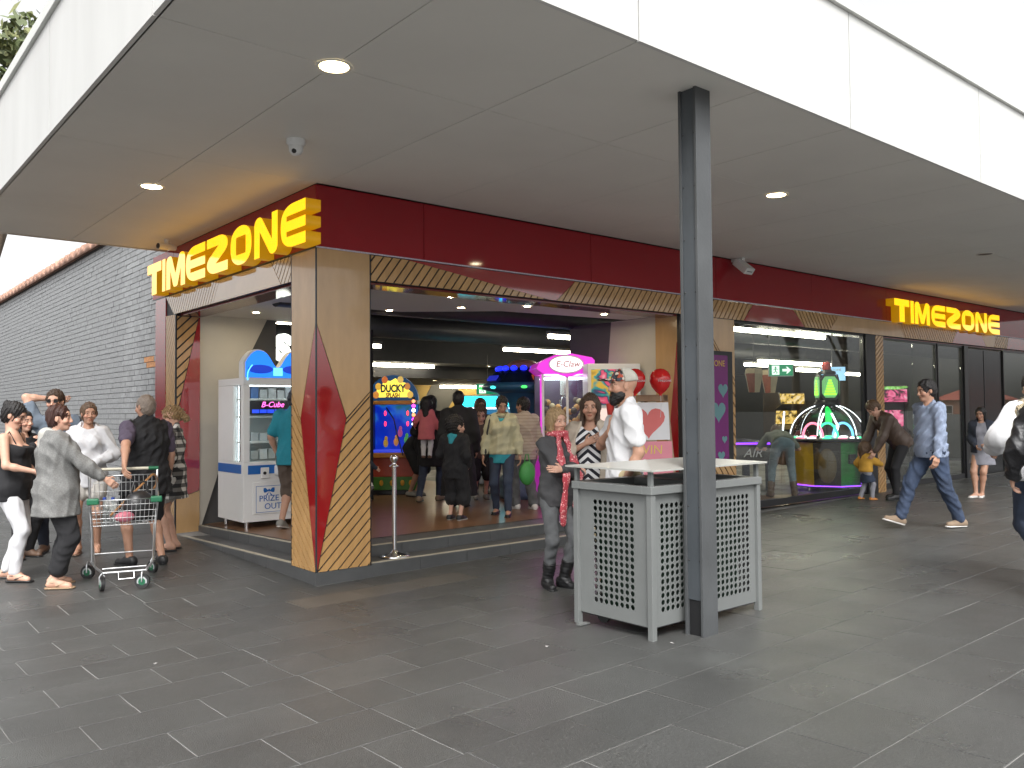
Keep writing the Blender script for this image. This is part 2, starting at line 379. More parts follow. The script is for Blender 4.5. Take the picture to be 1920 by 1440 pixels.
# friezes
B(.6, 19.7, .016, .06, 2.925, 3.188, BLACK, 'frieze_backing'); B(.016, .06, .53, 4.33, 2.93, 3.188, BLACK, 'frieze_backing')
zt, zl = 3.185, 2.93
def fr(pts, m): G().prism(pts, YP, .015, .002, m).build('frieze_panel', bld)
DR = math.atan2(.6, -.8); DL = math.atan2(.6, .8)
slats([(.605, zt), (1.0, zt), (3.0, zl), (.605, zl)], YP, .015, .002, DR, .082, .016, WOOD, bld)
fr([(1.01, zt), (3.43, zt), (3.12, zl), (3.01, zl)], RED)
slats([(3.44, zt), (7.13, zt), (6.89, zl), (3.13, zl)], YP, .015, .002, DR, .082, .016, WOOD, bld)
fr([(7.14, zt), (8.22, zt), (8.55, zl), (6.9, zl)], RED)
slats([(8.23, zt), (9.6, zt), (9.33, zl), (8.56, zl)], YP, .015, .002, DL, .082, .02, WOOD, bld)
fr([(9.61, zt), (11.75, zt), (12.0, zl), (9.34, zl)], WOOD2)
slats([(11.76, zt), (14.3, zt), (14.05, zl), (12.01, zl)], YP, .015, .002, DL, .082, .02, WOOD, bld)
fr([(14.31, zt), (15.5, zt), (15.75, zl), (14.06, zl)], RED)
fr([(15.51, zt), (16.3, zt), (16.2, zl), (15.76, zl)], WOOD2)
slats([(16.31, zt), (17.0, zt), (16.9, zl), (16.21, zl)], YP, .015, .002, DL, .082, .02, WOOD, bld)
fr([(17.01, zt), (19.7, zt), (19.7, zl), (16.91, zl)], RED)
GPLY = pm('gloss_ply', (.54, .36, .19), .08, var=.10, scale=3, coat=1, spec=.9)
def frl(pts, m): G().prism(pts, XP, .015, .002, m).build('frieze_panel', bld)
slats([(.54, zt), (1.0, zt), (.76, zl), (.54, zl)], XP, .015, .002, DL, .07, .014, GPLY, bld)
frl([(1.01, zt), (2.42, zt), (2.62, zl), (.77, zl)], GPLY)
slats([(2.43, zt), (4.32, zt), (4.0, zl), (2.63, zl)], XP, .015, .002, DL, .07, .014, GPLY, bld)
SOFR = pm('gloss_soffit', (.16, .03, .03), .06, var=.05)
B(.6, 19.7, .062, .35, 2.90, 2.925, SOFR, 'frieze_soffit'); B(.062, .35, .53, 3.93, 2.905, 2.93, SOFR, 'frieze_soffit')
# left jamb
B(0, .3, 4.325, 4.74, 0, 3.2, RED, 'jamb'); B(.016, .3, 3.94, 4.32, .03, 2.93, BLACK, 'jamb')
slats([(3.95, zl - .01), (4.31, zl + .0), (4.31, 1.9), (3.95, 1.7)], XP, .015, .002, math.atan2(.5, -.86), .06, .012, WOOD, bld)
slats([(3.95, 1.69), (4.31, 1.89), (4.31, .05), (3.95, .05)], XP, .015, .002, math.atan2(.5, .86), .06, .012, WOOD, bld)
slats([(.02, 2.9), (.3, 2.9), (.05, 1.75), (.02, 1.7)], YP, 3.939, 3.926, math.atan2(.707, -.707), .09, .02, WOOD, bld, off=.02)
G().prism([(.305, 2.9), (.06, 1.75), (.04, 1.2), (.1, .55), (.32, .62), (.32, 2.9)], YP, 3.939, 3.926, RED).build('reveal_panel', bld)
G().prism([(.02, 1.65), (.035, 1.2), (.095, .54), (.32, .61), (.32, .05), (.02, .05)], YP, 3.939, 3.926, WOOD2).build('reveal_panel', bld)
B(0, .02, 3.925, 3.945, .03, 2.92, TRIM, 'trim')
# lobby walls and ceilings
CREAM = pm('cream_wall', (.56, .525, .455), .6, var=.03)
GREYW = pm('grey_wall', (.10, .10, .10), .6, var=.05)
DARKC = pm('black_ceiling', (.012, .012, .014), .8, var=.3)
WSOF = pm('white_soffit', (.55, .53, .50), .7, var=.02)
G().prism([(.32, .0), (.34, .1), (.6, .9), (.8, 1.6), (1.02, 2.45), (1.27, 2.95), (.32, 2.95)], YP, 4.0, 3.945, CREAM).build('lobby_wall', bld)
B(.321, 1.42, 4.001, 4.05, 0, 2.95, GREYW, 'lobby_wall')
G().prism([(.062, .53), (.6, .06), (5.45, .06), (5.45, 1.0), (3.3, 1.25), (1.9, 2.4), (1.9, 4.06), (.062, 4.06)], ZP, 2.935, 3.0, WSOF).build('lobby_soffit', bld)
for x, y in [(.78, 3.2), (2.05, 2.0), (1.95, .5), (2.62, 1.22), (3.2, .62), (4.62, .66)]: downlight(x, y, 2.934, .05, bld)
B(.3, 19.7, .3, 14, 3.75, 3.79, DARKC, 'ceiling')
B(.4, 19.7, 9.3, 14, 2.42, 2.46, pm('rear_soffit', (.30, .28, .24), .7, var=.02), 'rear_soffit'); B(.4, 19.7, 9.25, 9.29, 2.42, 3.75, DARKC, 'bulkhead')
B(.4, 19.7, 8.2, 8.24, 2.72, 3.75, DARKC, 'bulkhead'); B(.4, 19.7, 8.241, 9.249, 2.72, 2.74, MATS['rear_soffit'], 'rear_soffit')
for k in range(14): B(.4, 19.7, .9 + k * .55, .98 + k * .55, 3.2 + .12 * (k % 2), 3.3 + .12 * (k % 2), pm('ceiling_joist', (.03, .03, .033), .7, var=.2), 'joist')
for y, z, r in [(2.2, 3.05, .16), (5.2, 3.1, .2)]: G().cyl((.6, y, z), (19.5, y, z), r, pm('duct', (.035, .036, .04), .5, var=.2), 20).build('duct', bld)
YEL = pm('yellow_wall', (.42, .27, .06), .7, var=.05)
B(.3, 19.7, 13.6, 13.7, 0, 3.75, YEL, 'rear_wall'); B(19.6, 19.7, .4, 13.6, 0, 3.75, GREYW, 'side_wall'); B(.3, .34, 4.75, 13.6, 0, 3.75, GREYW, 'side_wall')
GREYST = pm('grey_stripe', (.07, .065, .055), .7, var=.05)
for x in (9.2, 11.6, 15.5): G().prism([(x, 0), (x + .9, 0), (x + 2.6, 2.42), (x + 1.5, 2.42)], YP, 13.598, 13.59, GREYST).build('wall_stripe', bld)
B(8.0, 8.7, 13.58, 13.597, 0, 2.42, GREYST, 'wall_stripe')
for x, y in [(8.6, 10.4), (11.3, 10.6), (13.2, 10.2), (6.2, 8.7), (9.0, 8.7)]: downlight(x, y, 2.419 if y > 9.3 else 2.719, .06, bld)
# right reveal of the entrance, second pillar, window wall
G().prism([(.06, .1), (.44, .1), (.44, 2.93), (.06, 2.93)], XP, 5.44, 5.42, WOOD2).build('reveal_panel', bld)
G().prism([(.061, .1), (.35, .1), (.061, 2.55)], XP, 5.419, 5.412, RED).build('reveal_panel', bld)
G().prism([(.445, .1), (1.6, .1), (1.6, 1.2), (1.38, 2.2), (1.3, 2.93), (.445, 2.93)], XP, 5.46, 5.44, CREAM).build('lobby_wall', bld)
B(5.461, 5.5, .07, 2.2, .1, 2.93, GREYW, 'lobby_wall')
B(5.42, 6.66, .016, .06, .08, 2.925, BLACK, 'pillar_backing'); B(5.42, 5.435, .0, .016, .08, 2.925, TRIM, 'trim')
zz = 2.92
G().prism([(5.45, zz), (6.65, zz), (6.65, 2.05), (6.05, 2.75), (5.45, 2.2)], YP, .015, .002, WOOD2).build('wood_panel', bld)
slats([(6.05, 2.73), (6.65, 2.03), (6.65, .1), (5.45, .1), (5.45, 2.18)], YP, .015, .002, math.atan2(.64, .77), .095, .018, WOOD, bld)
def window(x0, x1, joints, z0, z1, y=.05):
    wd = B(x0, x1, y - .02, y + .05, z0 - .1, z0, TRIM, 'window'); G().box(x0, x1, y - .02, y + .05, z1, z1 + .03, TRIM).build('frame', wd)
    G().box(x0, x0 + .03, y - .02, y + .05, z0, z1, TRIM).build('frame', wd); G().box(x1 - .03, x1, y - .02, y + .05, z0, z1, TRIM).build('frame', wd)
    js = [x0 + .03] + joints + [x1 - .03]
    for i in range(len(js) - 1): G().box(js[i] + .003, js[i + 1] - .003, y + .005, y + .017, z0 + .001, z1 - .001, GLASS).build('pane', wd)
window(6.66, 10.51, [7.907, 9.265], .25, 2.89)
B(10.52, 10.85, 0, .12, .1, 2.92, TRIM, 'mullion')
B(10.86, 11.16, .016, .06, .1, 2.925, BLACK, 'pillar_backing')
slats([(10.87, .12), (11.15, .12), (11.15, 2.92), (10.87, 2.92)], YP, .015, .002, math.atan2(.8, -.6), .07, .016, WOOD, bld)
window(11.17, 13.37, [12.4], .27, 2.86)
window(13.43, 14.6, [], .27, 2.86)
B(14.62, 14.8, 0, .12, .12, 2.9, TRIM, 'mullion')
DOORB = pm('dark_door', (.012, .013, .014), .2, var=.1)
dr = B(14.81, 16.7, .06, .11, .14, 2.86, DOORB, 'door'); G().box(15.74, 15.755, .052, .06, .16, 2.84, TRIM).build('door_gap', dr)
window(16.75, 19.0, [], .27, 2.86); B(19.01, 19.7, 0, .3, 0, 3.2, RED, 'jamb')
# floor
FLOORT = pm('timber_floor', (.20, .105, .055), .3, var=.25, scale=4, stretch=(.4, 6, 1))
def floor():
    g = G(); xs_ = [.4, 1, 2, 3, 4, 5, 5.5, 6.5, 7.5, 10, 14, 19.6]; ys_ = [.8, 1.5, 2.5, 4, 7, 13.6]; n = len(xs_)
    g.add([(x, y, fz(x, y)) for y in ys_ for x in xs_], [(j * n + i, j * n + i + 1, (j + 1) * n + i + 1, (j + 1) * n + i) for j in range(len(ys_) - 1) for i in range(n - 1)], FLOORT)
    g.add([(5.5, .07, .24), (7.5, .07, .13), (19.6, .07, .13), (19.6, .8, .13), (7.5, .8, .13), (5.5, .8, .25)], [(0, 1, 2, 3, 4, 5)], FLOORT)
    return g.build('floor', bld)
floor()
STEP = pm('step_stone', (.075, .077, .078), .5, var=.15, scale=5, bump=.15)
NOSE = pm('step_nosing', (.42, .38, .30), .7, var=.12, scale=20, bump=.3)
def steps():
    # lower tread: L-shaped, riser pieces butt jointed
    def low(x, y): return .137 - .022 * min(max(y - .5, 0), 3.4) * (1 if x < .4 else 0)
    g = G(); 
    xsj = [.6, 1.17, 1.77, 2.37, 2.97, 3.57, 4.17, 4.77, 5.41]
    for i in range(len(xsj) - 1):
        a, b = xsj[i] + .002, xsj[i + 1] - .002
        G().box(a, b, .0, .34, -.1, .134, STEP).build('step_stone', bld, .003)
        G().box(a, b, .345, .8, -.05, .246, STEP).build('step_stone', bld, .003)
    G().box(.6, 5.41, .02, .07, .1345, .139, NOSE).build('step_nosing', bld); G().box(.82, 5.41, .352, .40, .2465, .251, NOSE).build('step_nosing', bld)
    ysj = [.54, 1.1, 1.7, 2.3, 2.9, 3.5, 3.925]
    for i in range(len(ysj) - 1):
        a, b = ysj[i] + .002, ysj[i + 1] - .002
        za, zb = low(0, a), low(0, b); ua, ub = fz(.4, a) , fz(.4, b)
        for nm, x0, x1, p, q in (('step_stone', .0, .30, za, zb), ('step_stone', .305, .8, ua - .004, ub - .004)):
            v = [(x0, a, -.1), (x1, a, -.1), (x1, b, -.1), (x0, b, -.1), (x0, a, p), (x1, a, p), (x1, b, q), (x0, b, q)]
            G().add(v, [(0, 3, 2, 1), (4, 5, 6, 7), (0, 1, 5, 4), (1, 2, 6, 5), (2, 3, 7, 6), (3, 0, 4, 7)], STEP).build(nm, bld, .003)
        for x0, x1, p, q in ((.02, .065, za, zb), (.315, .36, ua - .004, ub - .004)):
            v = [(x0, a, p + .0005), (x1, a, p + .0005), (x1, b, q + .0005), (x0, b, q + .0005), (x0, a, p + .005), (x1, a, p + .005), (x1, b, q + .005), (x0, b, q + .005)]
            G().add(v, [(4, 5, 6, 7), (0, 1, 5, 4), (1, 2, 6, 5), (2, 3, 7, 6), (3, 0, 4, 7)], NOSE).build('step_nosing', bld)
    G().box(-.004, .599, -.004, .539, -.1, .121, STEP).build('pillar_plinth', bld, .003)
steps()

# ---------------------------------------------------------------- shop signs with built letters
def rounded(pts):                        # pts: (x, y, radius)
    out = []
    for i, (x, y, r) in enumerate(pts):
        if r <= 0: out.append((x, y)); continue
        p = Vector((x, y)); a = Vector(pts[i - 1][:2]) - p; b = Vector(pts[(i + 1) % len(pts)][:2]) - p
        ra = min(r, a.length * .49); rb = min(r, b.length * .49); A = p + a.normalized() * ra; Bq = p + b.normalized() * rb
        for k in range(6):
            t = k / 5; out.append(tuple(A * (1 - t) ** 2 + p * 2 * t * (1 - t) + Bq * t * t))
    return out
q = .3
LET = {
 'T': ([[(0, 1, 0), (0, 1 - q, 0), (.33, 1 - q, 0), (.33, 0, 0), (.67, 0, 0), (.67, 1 - q, 0), (1, 1 - q, 0), (1, 1, 0)]], .60),
 'I': ([[(0, 0, 0), (1, 0, 0), (1, 1, 0), (0, 1, 0)]], .135),
 'M': ([[(0, 0, 0), (0, .9, .1), (.10, 1, .1), (.28, 1, .12), (.5, .42, .05), (.72, 1, .12), (.90, 1, .1), (1, .9, .1), (1, 0, 0), (.78, 0, 0), (.78, .55, 0), (.60, .03, .08), (.40, .03, .08), (.22, .55, 0), (.22, 0, 0)]], .68),
 'E': ([[(1, 1, 0), (.3, 1, .3), (0, .78, .3), (0, .22, .3), (.3, 0, .3), (1, 0, 0), (1, .26, 0), (.24, .26, .04), (.24, .38, 0), (1, .38, 0), (1, .62, 0), (.24, .62, 0), (.24, .74, .04), (1, .74, 0)]], .60),
 'Z': ([[(0, 1, 0), (.75, 1, .25), (1, .85, .25), (1, .6, .3), (.42, .26, .05), (1, .26, 0), (1, 0, 0), (.25, 0, .25), (0, .15, .25), (0, .4, .3), (.58, .74, .05), (0, .74, 0)]], .60),
 'O': ([[(.3, 0, .3), (.7, 0, .3), (1, .22, .3), (1, .78, .3), (.7, 1, .3), (.3, 1, .3), (0, .78, .3), (0, .22, .3)], [(.27, .27, .05), (.27, .73, .05), (.73, .73, .05), (.73, .27, .05)]], .58),
 'N': ([[(0, 0, 0), (0, .88, .12), (.12, 1, .12), (.3, 1, .12), (.76, .36, 0), (.76, 1, 0), (1, 1, 0), (1, .12, .12), (.88, 0, .12), (.7, 0, .12), (.24, .64, 0), (.24, 0, 0)]], .55)}
YF = em('sign_yellow', (.66, .30, 0), 1.08, (.8, .45, .0), .12, 1)
YS = pm('sign_return', (.55, .30, .02), .3, var=.03, emit=.13, ecol=(.8, .36, 0))
def letter_mesh(ch, wd, ht, depth):
    loops, _ = LET[ch]
    c_ = bpy.data.curves.new('l', 'CURVE'); c_.dimensions = '2D'; c_.fill_mode = 'BOTH'; c_.extrude = depth / 2
    for lp in loops:
        pts = rounded([(x * wd, y * ht, r * min(wd, ht)) for x, y, r in lp]); sp = c_.splines.new('POLY'); sp.points.add(len(pts) - 1); sp.use_cyclic_u = True
        for i, p in enumerate(pts): sp.points[i].co = (p[0], p[1], 0, 1)
    o = bpy.data.objects.new('l', c_); me = bpy.data.meshes.new_from_object(o); bpy.data.objects.remove(o); bpy.data.curves.remove(c_)
    me.materials.clear(); me.materials.append(YF); me.materials.append(YS)
    for p in me.polygons: p.material_index = 0 if p.normal.z > .7 else 1
    return me
def sign(name, label, M, starts, ht, depth):
    root = thing(name, label, 'sign', M.translation, 0, 'lit letter signs on the red fascia')
    Mi = Matrix.Translation(-M.translation) @ M
    for ch, (a, b) in zip('TIMEZONE', starts):
        me = letter_mesh(ch, b - a, ht, depth); o = bpy.data.objects.new('letter_' + ch.lower(), me); C.objects.link(o); o.parent = root
        o.matrix_local = Mi @ Matrix.Translation((a, 0, depth / 2))
    return root
sL = [(0, .57), (.61, .73), (.77, 1.46), (1.49, 2.13), (2.19, 2.81), (2.89, 3.45), (3.52, 4.08), (4.15, 4.68)]
ML = Matrix(((0, 0, -1, -.004), (-1, 0, 0, 4.57), (0, 1, 0, 3.205), (0, 0, 0, 1)))
sign('shop_sign', 'yellow lit letters on the side fascia nearest the brick wall', ML, sL, .415, .156)
sR = [(0, .58), (.63, .76), (.80, 1.42), (1.49, 2.10), (2.16, 2.80), (2.86, 3.48), (3.53, 4.13), (4.18, 4.80)]
MR_ = Matrix(((1, 0, 0, 11.27), (0, 0, -1, -.004), (0, 1, 0, 3.185), (0, 0, 0, 1)))
sign('shop_sign', 'yellow lit letters on the front fascia above the dark glass doors', MR_, sR, .415, .156)

# ---------------------------------------------------------------- brick wall with tiled edge
BRICK = pm('painted_brick', (.26, .265, .27), .38, var=.22, scale=26, bump=.8, bscale=70, rand=.14)
BRICKO = pm('bare_brick', (.45, .22, .10), .8, var=.4, scale=30, bump=.8, bscale=70)
MORT = pm('painted_mortar', (.09, .093, .096), .8, var=.2)
wall = thing('brick_wall', 'long dark grey painted brick wall with terracotta tiles along its top', 'wall', (.3, 4.9, 0))
G().box(.008, .3, 0, 26, -.2, 4.62, MORT).build('mortar_core', wall)
BH, BL = .086, .24; mesh_b = None; bl = []
for r in range(int(4.62 / BH)):
    y = (0 if r % 2 else -BL / 2)
    while y < 25.8:
        a, b = max(y, 0) + .005, min(y + BL, 26) - .005
        if b - a > .03: bl.append((a, b, r * BH + .005))
        y += BL
def app(b):
    v = Vector((.3, 4.9 + (b[0] + b[1]) / 2, b[2])) - cp; dep = v.dot(cd); px = v.dot(cr) / dep * 1580 + 960
    if px < 0 or px > 292 or b[2] < .9: return 0
    return 1 / dep
bl.sort(key=lambda b: -app(b)); rest = G(); cacheb = {}
for i, (a, b, z) in enumerate(bl):
    ln = round(b - a, 3); prd = random.uniform(-.004, .003); orange = abs(z - 2.37) < .05 and b < 1.35
    if i < 296:
        k = (ln, orange)
        if k not in cacheb:
            g = G(); g.box(-.012, .01, 0, ln, 0, BH - .010, BRICKO if orange else BRICK); o = g.build('brick', wall); cacheb[k] = o.data
        else: o = bpy.data.objects.new('brick', cacheb[k]); C.objects.link(o); o.parent = wall
        o.location = (prd, a, z)
    else: rest.box(-.012 + prd, .01, a, b, z, z + BH - .010, BRICK)
stuff(rest.build('brickwork', wall))
TERRA = pm('terracotta', (.44, .25, .18), .7, var=.35, scale=8, rand=.2)
for i in range(62):
    y = i * .42; g = G()
    g.grid(lambda u, v: (-.1 + v * .6, y + u * .42, 4.63 + v * .28 + .12 * abs(math.sin(math.pi * (u + .15)))), 8, 1, TERRA)
    g.grid(lambda u, v: (-.1, y + u * .42, 4.58 + (.05 + .12 * abs(math.sin(math.pi * (u + .15)))) * v), 8, 1, TERRA)
    g.build('roof_tile', wall, solid=.012)
# ---------------------------------------------------------------- litter bin enclosure
BING = pm('bin_paint', (.155, .163, .16), .38, var=.07, scale=4, bump=.06, bscale=90)
LIDM = pm('bin_lid', (.36, .36, .335), .3, var=.06, scale=5)
binr = thing('bin_enclosure', 'grey steel litter bin enclosure with round holes and pitched lid', 'bin', (1.19, -3.24, .1))
def perf(w0, z0, z1, cols, rows, mx, mz0, mz1, M):
    """panel in local u (0..w0), v (z0..z1) with round holes; M maps (u, v) to 3-D"""
    g = G(); x0, x1 = mx, w0 - mx; cw, ch = (x1 - x0) / cols, (mz1 - mz0) / rows; r = min(cw, ch) * .40
    for i in range(cols):
        for j in range(rows):
            cx_, cz_ = x0 + (i + .5) * cw, mz0 + (j + .5) * ch; n = 12; vs = []
            for k in range(n):
                a = 2 * math.pi * (k + .5) / n; vs.append((cx_ + r * math.cos(a), cz_ + r * math.sin(a)))
            sq = []
            for k in range(n):
                a = 2 * math.pi * (k + .5) / n; c_, s_ = math.cos(a), math.sin(a); q_ = max(abs(c_) / (cw / 2), abs(s_) / (ch / 2)); sq.append((cx_ + c_ / q_, cz_ + s_ / q_))
            corners = {1: (cx_ + cw / 2, cz_ + ch / 2), 4: (cx_ - cw / 2, cz_ + ch / 2), 7: (cx_ - cw / 2, cz_ - ch / 2), 10: (cx_ + cw / 2, cz_ - ch / 2)}
            P2 = [M(*p) for p in vs + sq] + [M(*corners[k]) for k in (1, 4, 7, 10)]
            fs = [(k, n + k, n + (k + 1) % n, (k + 1) % n) for k in range(n)] + [(n + k, 2 * n + q_, n + (k + 1) % n) for q_, k in enumerate((0, 3, 6, 9))]
            g.add(P2, fs, BING)
            d_ = Vector(M(0, 0, .004)) - Vector(M(0, 0)); g.add([M(*p) for p in vs] + [tuple(Vector(M(*p)) + d_) for p in vs], [(k, (k + 1) % n, n + (k + 1) % n, n + k) for k in range(n)], BING, True)
    for a, b, c_, d2 in ((0, x0, z0, z1), (x1, w0, z0, z1), (x0, x1, z0, mz0), (x0, x1, mz1, z1)): g.add([M(a, c_), M(b, c_), M(b, d2), M(a, d2)], [(0, 1, 2, 3)], BING)
    return g
X0, X1, Y0, Y1, ZB, ZT = -.60, .60, -.345, .345, .085, .96
perf(Y1 - Y0, ZB, ZT, 8, 16, .15, .17, .90, lambda u, v, d=0: (X0 + .004 + d, Y1 - u, v)).build('side_panel', binr)
perf(Y1 - Y0, ZB, ZT, 8, 16, .15, .17, .90, lambda u, v, d=0: (X1 - .004 - d, Y0 + u, v)).build('side_panel', binr)
for sgn, yy in ((1, Y0), (-1, Y1)):
    for xa in (X0, .01): perf(.59, ZB, ZT, 8, 16, .09, .17, .90, lambda u, v, d=0, xa=xa, yy=yy, sgn=sgn: (xa + u, yy + sgn * (.004 + d), v)).build('front_panel', binr)
for x in (X0, X1):
    for y in (Y0, Y1):
        G().box(x - .022, x + .022, y - .022, y + .022, .0, ZT, BING).build('leg', binr, .003); G().box(x - .05, x + .05, y - .022 + (.044 if y < 0 else -.044), y + .022 + (.044 if y < 0 else -.044), -.006, .004, BING).build('foot_plate', binr)
G().box(-.008, .008, Y0 + .005, Y0 + .04, ZB, ZT, BING).build('divider', binr)
g = G()
for a in ((X0 - .03, X1 + .03, Y0 - .03, Y0 + .05), (X0 - .03, X1 + .03, Y1 - .05, Y1 + .03), (X0 - .03, X0 + .05, Y0 + .0502, Y1 - .0502), (X1 - .05, X1 + .03, Y0 + .0502, Y1 - .0502), (-.05, .05, Y0 + .0502, Y1 - .0502)): g.box(*a, ZT + .001, ZT + .055, BING)
g.build('top_frame', binr, .004); G().box(X0 + .02, X1 - .02, Y0 + .02, Y1 - .02, ZT - .03, ZT - .01, BLK).build('light_block_plate', binr); G().box(X0 + .012, X1 - .012, Y0 + .012, Y1 - .012, .075, .084, BLK).build('floor_tray', binr)  # upper inner plate added to block light from above, keeping the holes dark
for x in (X0 + .0, X1 - .0):
    for y in (Y0, Y1): G().box(x - .014, x + .014, y - .014, y + .014, ZT + .056, 1.128, BING).build('lid_post', binr)
g = G(); lx, ly, zb, za = .66, .405, 1.128, 1.165
for dz in (0, -.012):
    b = [(-lx, -ly, zb + dz), (lx, -ly, zb + dz), (lx, ly, zb + dz), (-lx, ly, zb + dz), (-.25, 0, za + dz), (.25, 0, za + dz)]; g.add(b, [(0, 1, 5, 4), (1, 2, 5), (2, 3, 4, 5), (3, 0, 4)], LIDM)
e = [(-lx, -ly), (lx, -ly), (lx, ly), (-lx, ly)]
for i in range(4): a, b = e[i], e[(i + 1) % 4]; g.add([(*a, zb), (*b, zb), (*b, zb - .012), (*a, zb - .012)], [(0, 1, 2, 3)], LIDM)
g.build('lid', binr)
BLINE = pm('bin_green', (.008, .022, .013), .45, var=.1)
for x in (-.29, .3):
    wb = thing('wheelie_bin', 'dark green wheelie bin standing inside the %s half of the perforated grey enclosure' % ('left' if x < 0 else 'right'), 'bin', (1.19 + x, -3.24, .11), 0, 'bins inside the enclosure')
    g = G(); v = [(-.2, -.22, .05), (.2, -.22, .05), (.2, .2, .05), (-.2, .2, .05), (-.24, -.27, .86), (.24, -.27, .86), (.24, .26, .86), (-.24, .26, .86)]
    g.add(v, [(0, 3, 2, 1), (0, 1, 5, 4), (1, 2, 6, 5), (2, 3, 7, 6), (3, 0, 4, 7)], BLINE); g.build('bin_body', wb)
    G().box(-.25, .25, -.28, .275, .862, .885, BLK).build('rim', wb, .006)
    for y in (-.15, .15): G().cyl((-.22, .19, .06), (-.2, .19, .06), .06, BLK, 14).build('wheel', wb) if y < 0 else G().cyl((.2, .19, .06), (.22, .19, .06), .06, BLK, 14).build('wheel', wb)
G().tube([(-.3, -.1, .96), (-.3, -.1, 1.13)], .012, BLK, 8).build('chute_rod', binr)

# ---------------------------------------------------------------- shopping trolley and what it carries
ct = thing('shopping_trolley', 'chrome wire shopping trolley with green bumpers and cream handle between the group', 'trolley', (-1.33, 1.33, gz(-1.33, 1.33)), R(165.5))
GRN = pm('trolley_green', (.01, .12, .055), .4, var=.05); CRM = pm('trolley_handle', (.55, .52, .42), .4, var=.05)
fw, bw, fy, by, ft, bt, fbm, bbm = .265, .30, .37, -.40, .83, 1.0, .60, .66
def wires(name, A, Bq, Cq, D, n, r=.0028, vert=True):     # A-B bottom edge, D-C top edge
    g = G(); A, Bq, Cq, D = map(Vector, (A, Bq, Cq, D))
    for i in range(n + 1): t = i / n; g.tube([A.lerp(Bq, t), D.lerp(Cq, t)], r, GALV, 5, cap=False)
    for t in (.0, .28, .55, .8): g.tube([A.lerp(D, t), Bq.lerp(Cq, t)], r * 1.1, GALV, 5, cap=False)
    g.build(name, ct)
wires('front_wires', (-fw, fy, fbm), (fw, fy, fbm), (fw + .02, fy + .02, ft), (-fw - .02, fy + .02, ft), 15)
wires('back_wires', (-bw, by, bbm), (bw, by, bbm), (bw, by - .02, bt), (-bw, by - .02, bt), 15)
for s_ in (-1, 1): wires('side_wires', (s_ * bw, by, bbm), (s_ * fw, fy, fbm), (s_ * (fw + .02), fy + .02, ft), (s_ * bw, by - .02, bt), 18)
wires('base_wires', (-bw, by, bbm), (bw, by, bbm), (fw, fy, fbm), (-fw, fy, fbm), 14)
g = G(); g.tube([(-fw - .02, fy + .02, ft), (fw + .02, fy + .02, ft), (bw, by - .02, bt), (-bw, by - .02, bt)], .0065, GALV, 8, closed=True); g.build('top_rim', ct)
for s_ in (-1, 1): G().box(s_ * (fw + .0) - .05, s_ * (fw + .0) + .05, fy - .01, fy + .05, ft - .035, ft + .022, GRN).build('bumper', ct, .012)
G().cyl((-.31, by - .10, 1.06), (.31, by - .10, 1.06), .016, CRM, 12).build('handle', ct)
for s_ in (-1, 1):
    G().cyl((s_ * .23, by - .10, 1.06), (s_ * .325, by - .10, 1.06), .019, GRN, 12).build('handle_grip', ct)
    G().tube([(s_ * .315, by - .10, 1.05), (s_ * .31, by - .06, .96), (s_ * bw, by + .0, .62), (s_ * .29, by + .04, .5), (s_ * .28, by + .03, .16)], .011, GALV, 8).build('upright', ct)
    G().tube([(s_ * .28, by + .04, .5), (s_ * .265, -.1, .32), (s_ * .25, .1, .19)], .009, GALV, 8).build('brace', ct)
    G().tube([(s_ * .29, by - .02, .165), (s_ * .24, .0, .165), (s_ * .18, fy - .04, .165)], .011, GALV, 8).build('base_rail', ct)
g = G(); g.tube([(-.18, fy - .04, .165), (.18, fy - .04, .165)], .011, GALV, 8); g.tube([(-.185, fy - .06, .20), (.185, fy - .06, .20)], .008, GALV, 8); g.tube([(-.08, fy - .03, .165), (-.08, fy + .0, .105), (.05, fy + .0, .105), (.05, fy - .03, .165)], .006, GALV, 6); g.build('base_bar', ct); G().tube([(-.28, by + .03, .24), (.28, by + .03, .24)], .008, GALV, 8).build('rear_bar', ct)
for x, y, ca in ((-.18, fy - .03, 70), (.18, fy - .03, 10), (-.29, by, 35), (.29, by, 60)):
    Mc = Matrix.Translation((x, y, 0)) @ Matrix.Rotation(R(ca), 4, 'Z') @ Matrix.Translation((-x, -y - .03, 0))
    wh = G().cyl((x - .016, y, .063), (x + .016, y, .066), .066, BLK, 22).build('wheel', ct); wh.matrix_local = Mc; g = G()
    for s_ in (-1, 1): g.cyl((x + s_ * .0165, y, .063), (x + s_ * .018, y, .063), .046, pm('hub_grey', (.4, .42, .42), .5, var=0), 18); g.cyl((x + s_ * .0182, y, .063), (x + s_ * .02, y, .063), .032, GRN, 16)
    g.build('hub', wh); G().tube([(x - .022, y, .06), (x - .022, y, .13), (x, y, .165), (x + .022, y, .13), (x + .022, y, .06)], .008, GALV, 6).build('fork', wh)
def on_cart(x, y, z): p = ct.matrix_basis @ Vector((x, y, z)); return tuple(p)
g = G(); g.ell((0, 0, .13), (.15, .11, .15), lBAG if 'lBAG' in globals() else BLK, 14, 8); g.tube([(-.08, 0, .24), (-.05, 0, .36), (.05, 0, .36), (.08, 0, .24)], .012, BLK, 6)
thing('', 'black soft handbag lying in the wire trolley basket', 'handbag', obj=g.build('handbag', loc=on_cart(-.13, .15, .61)))
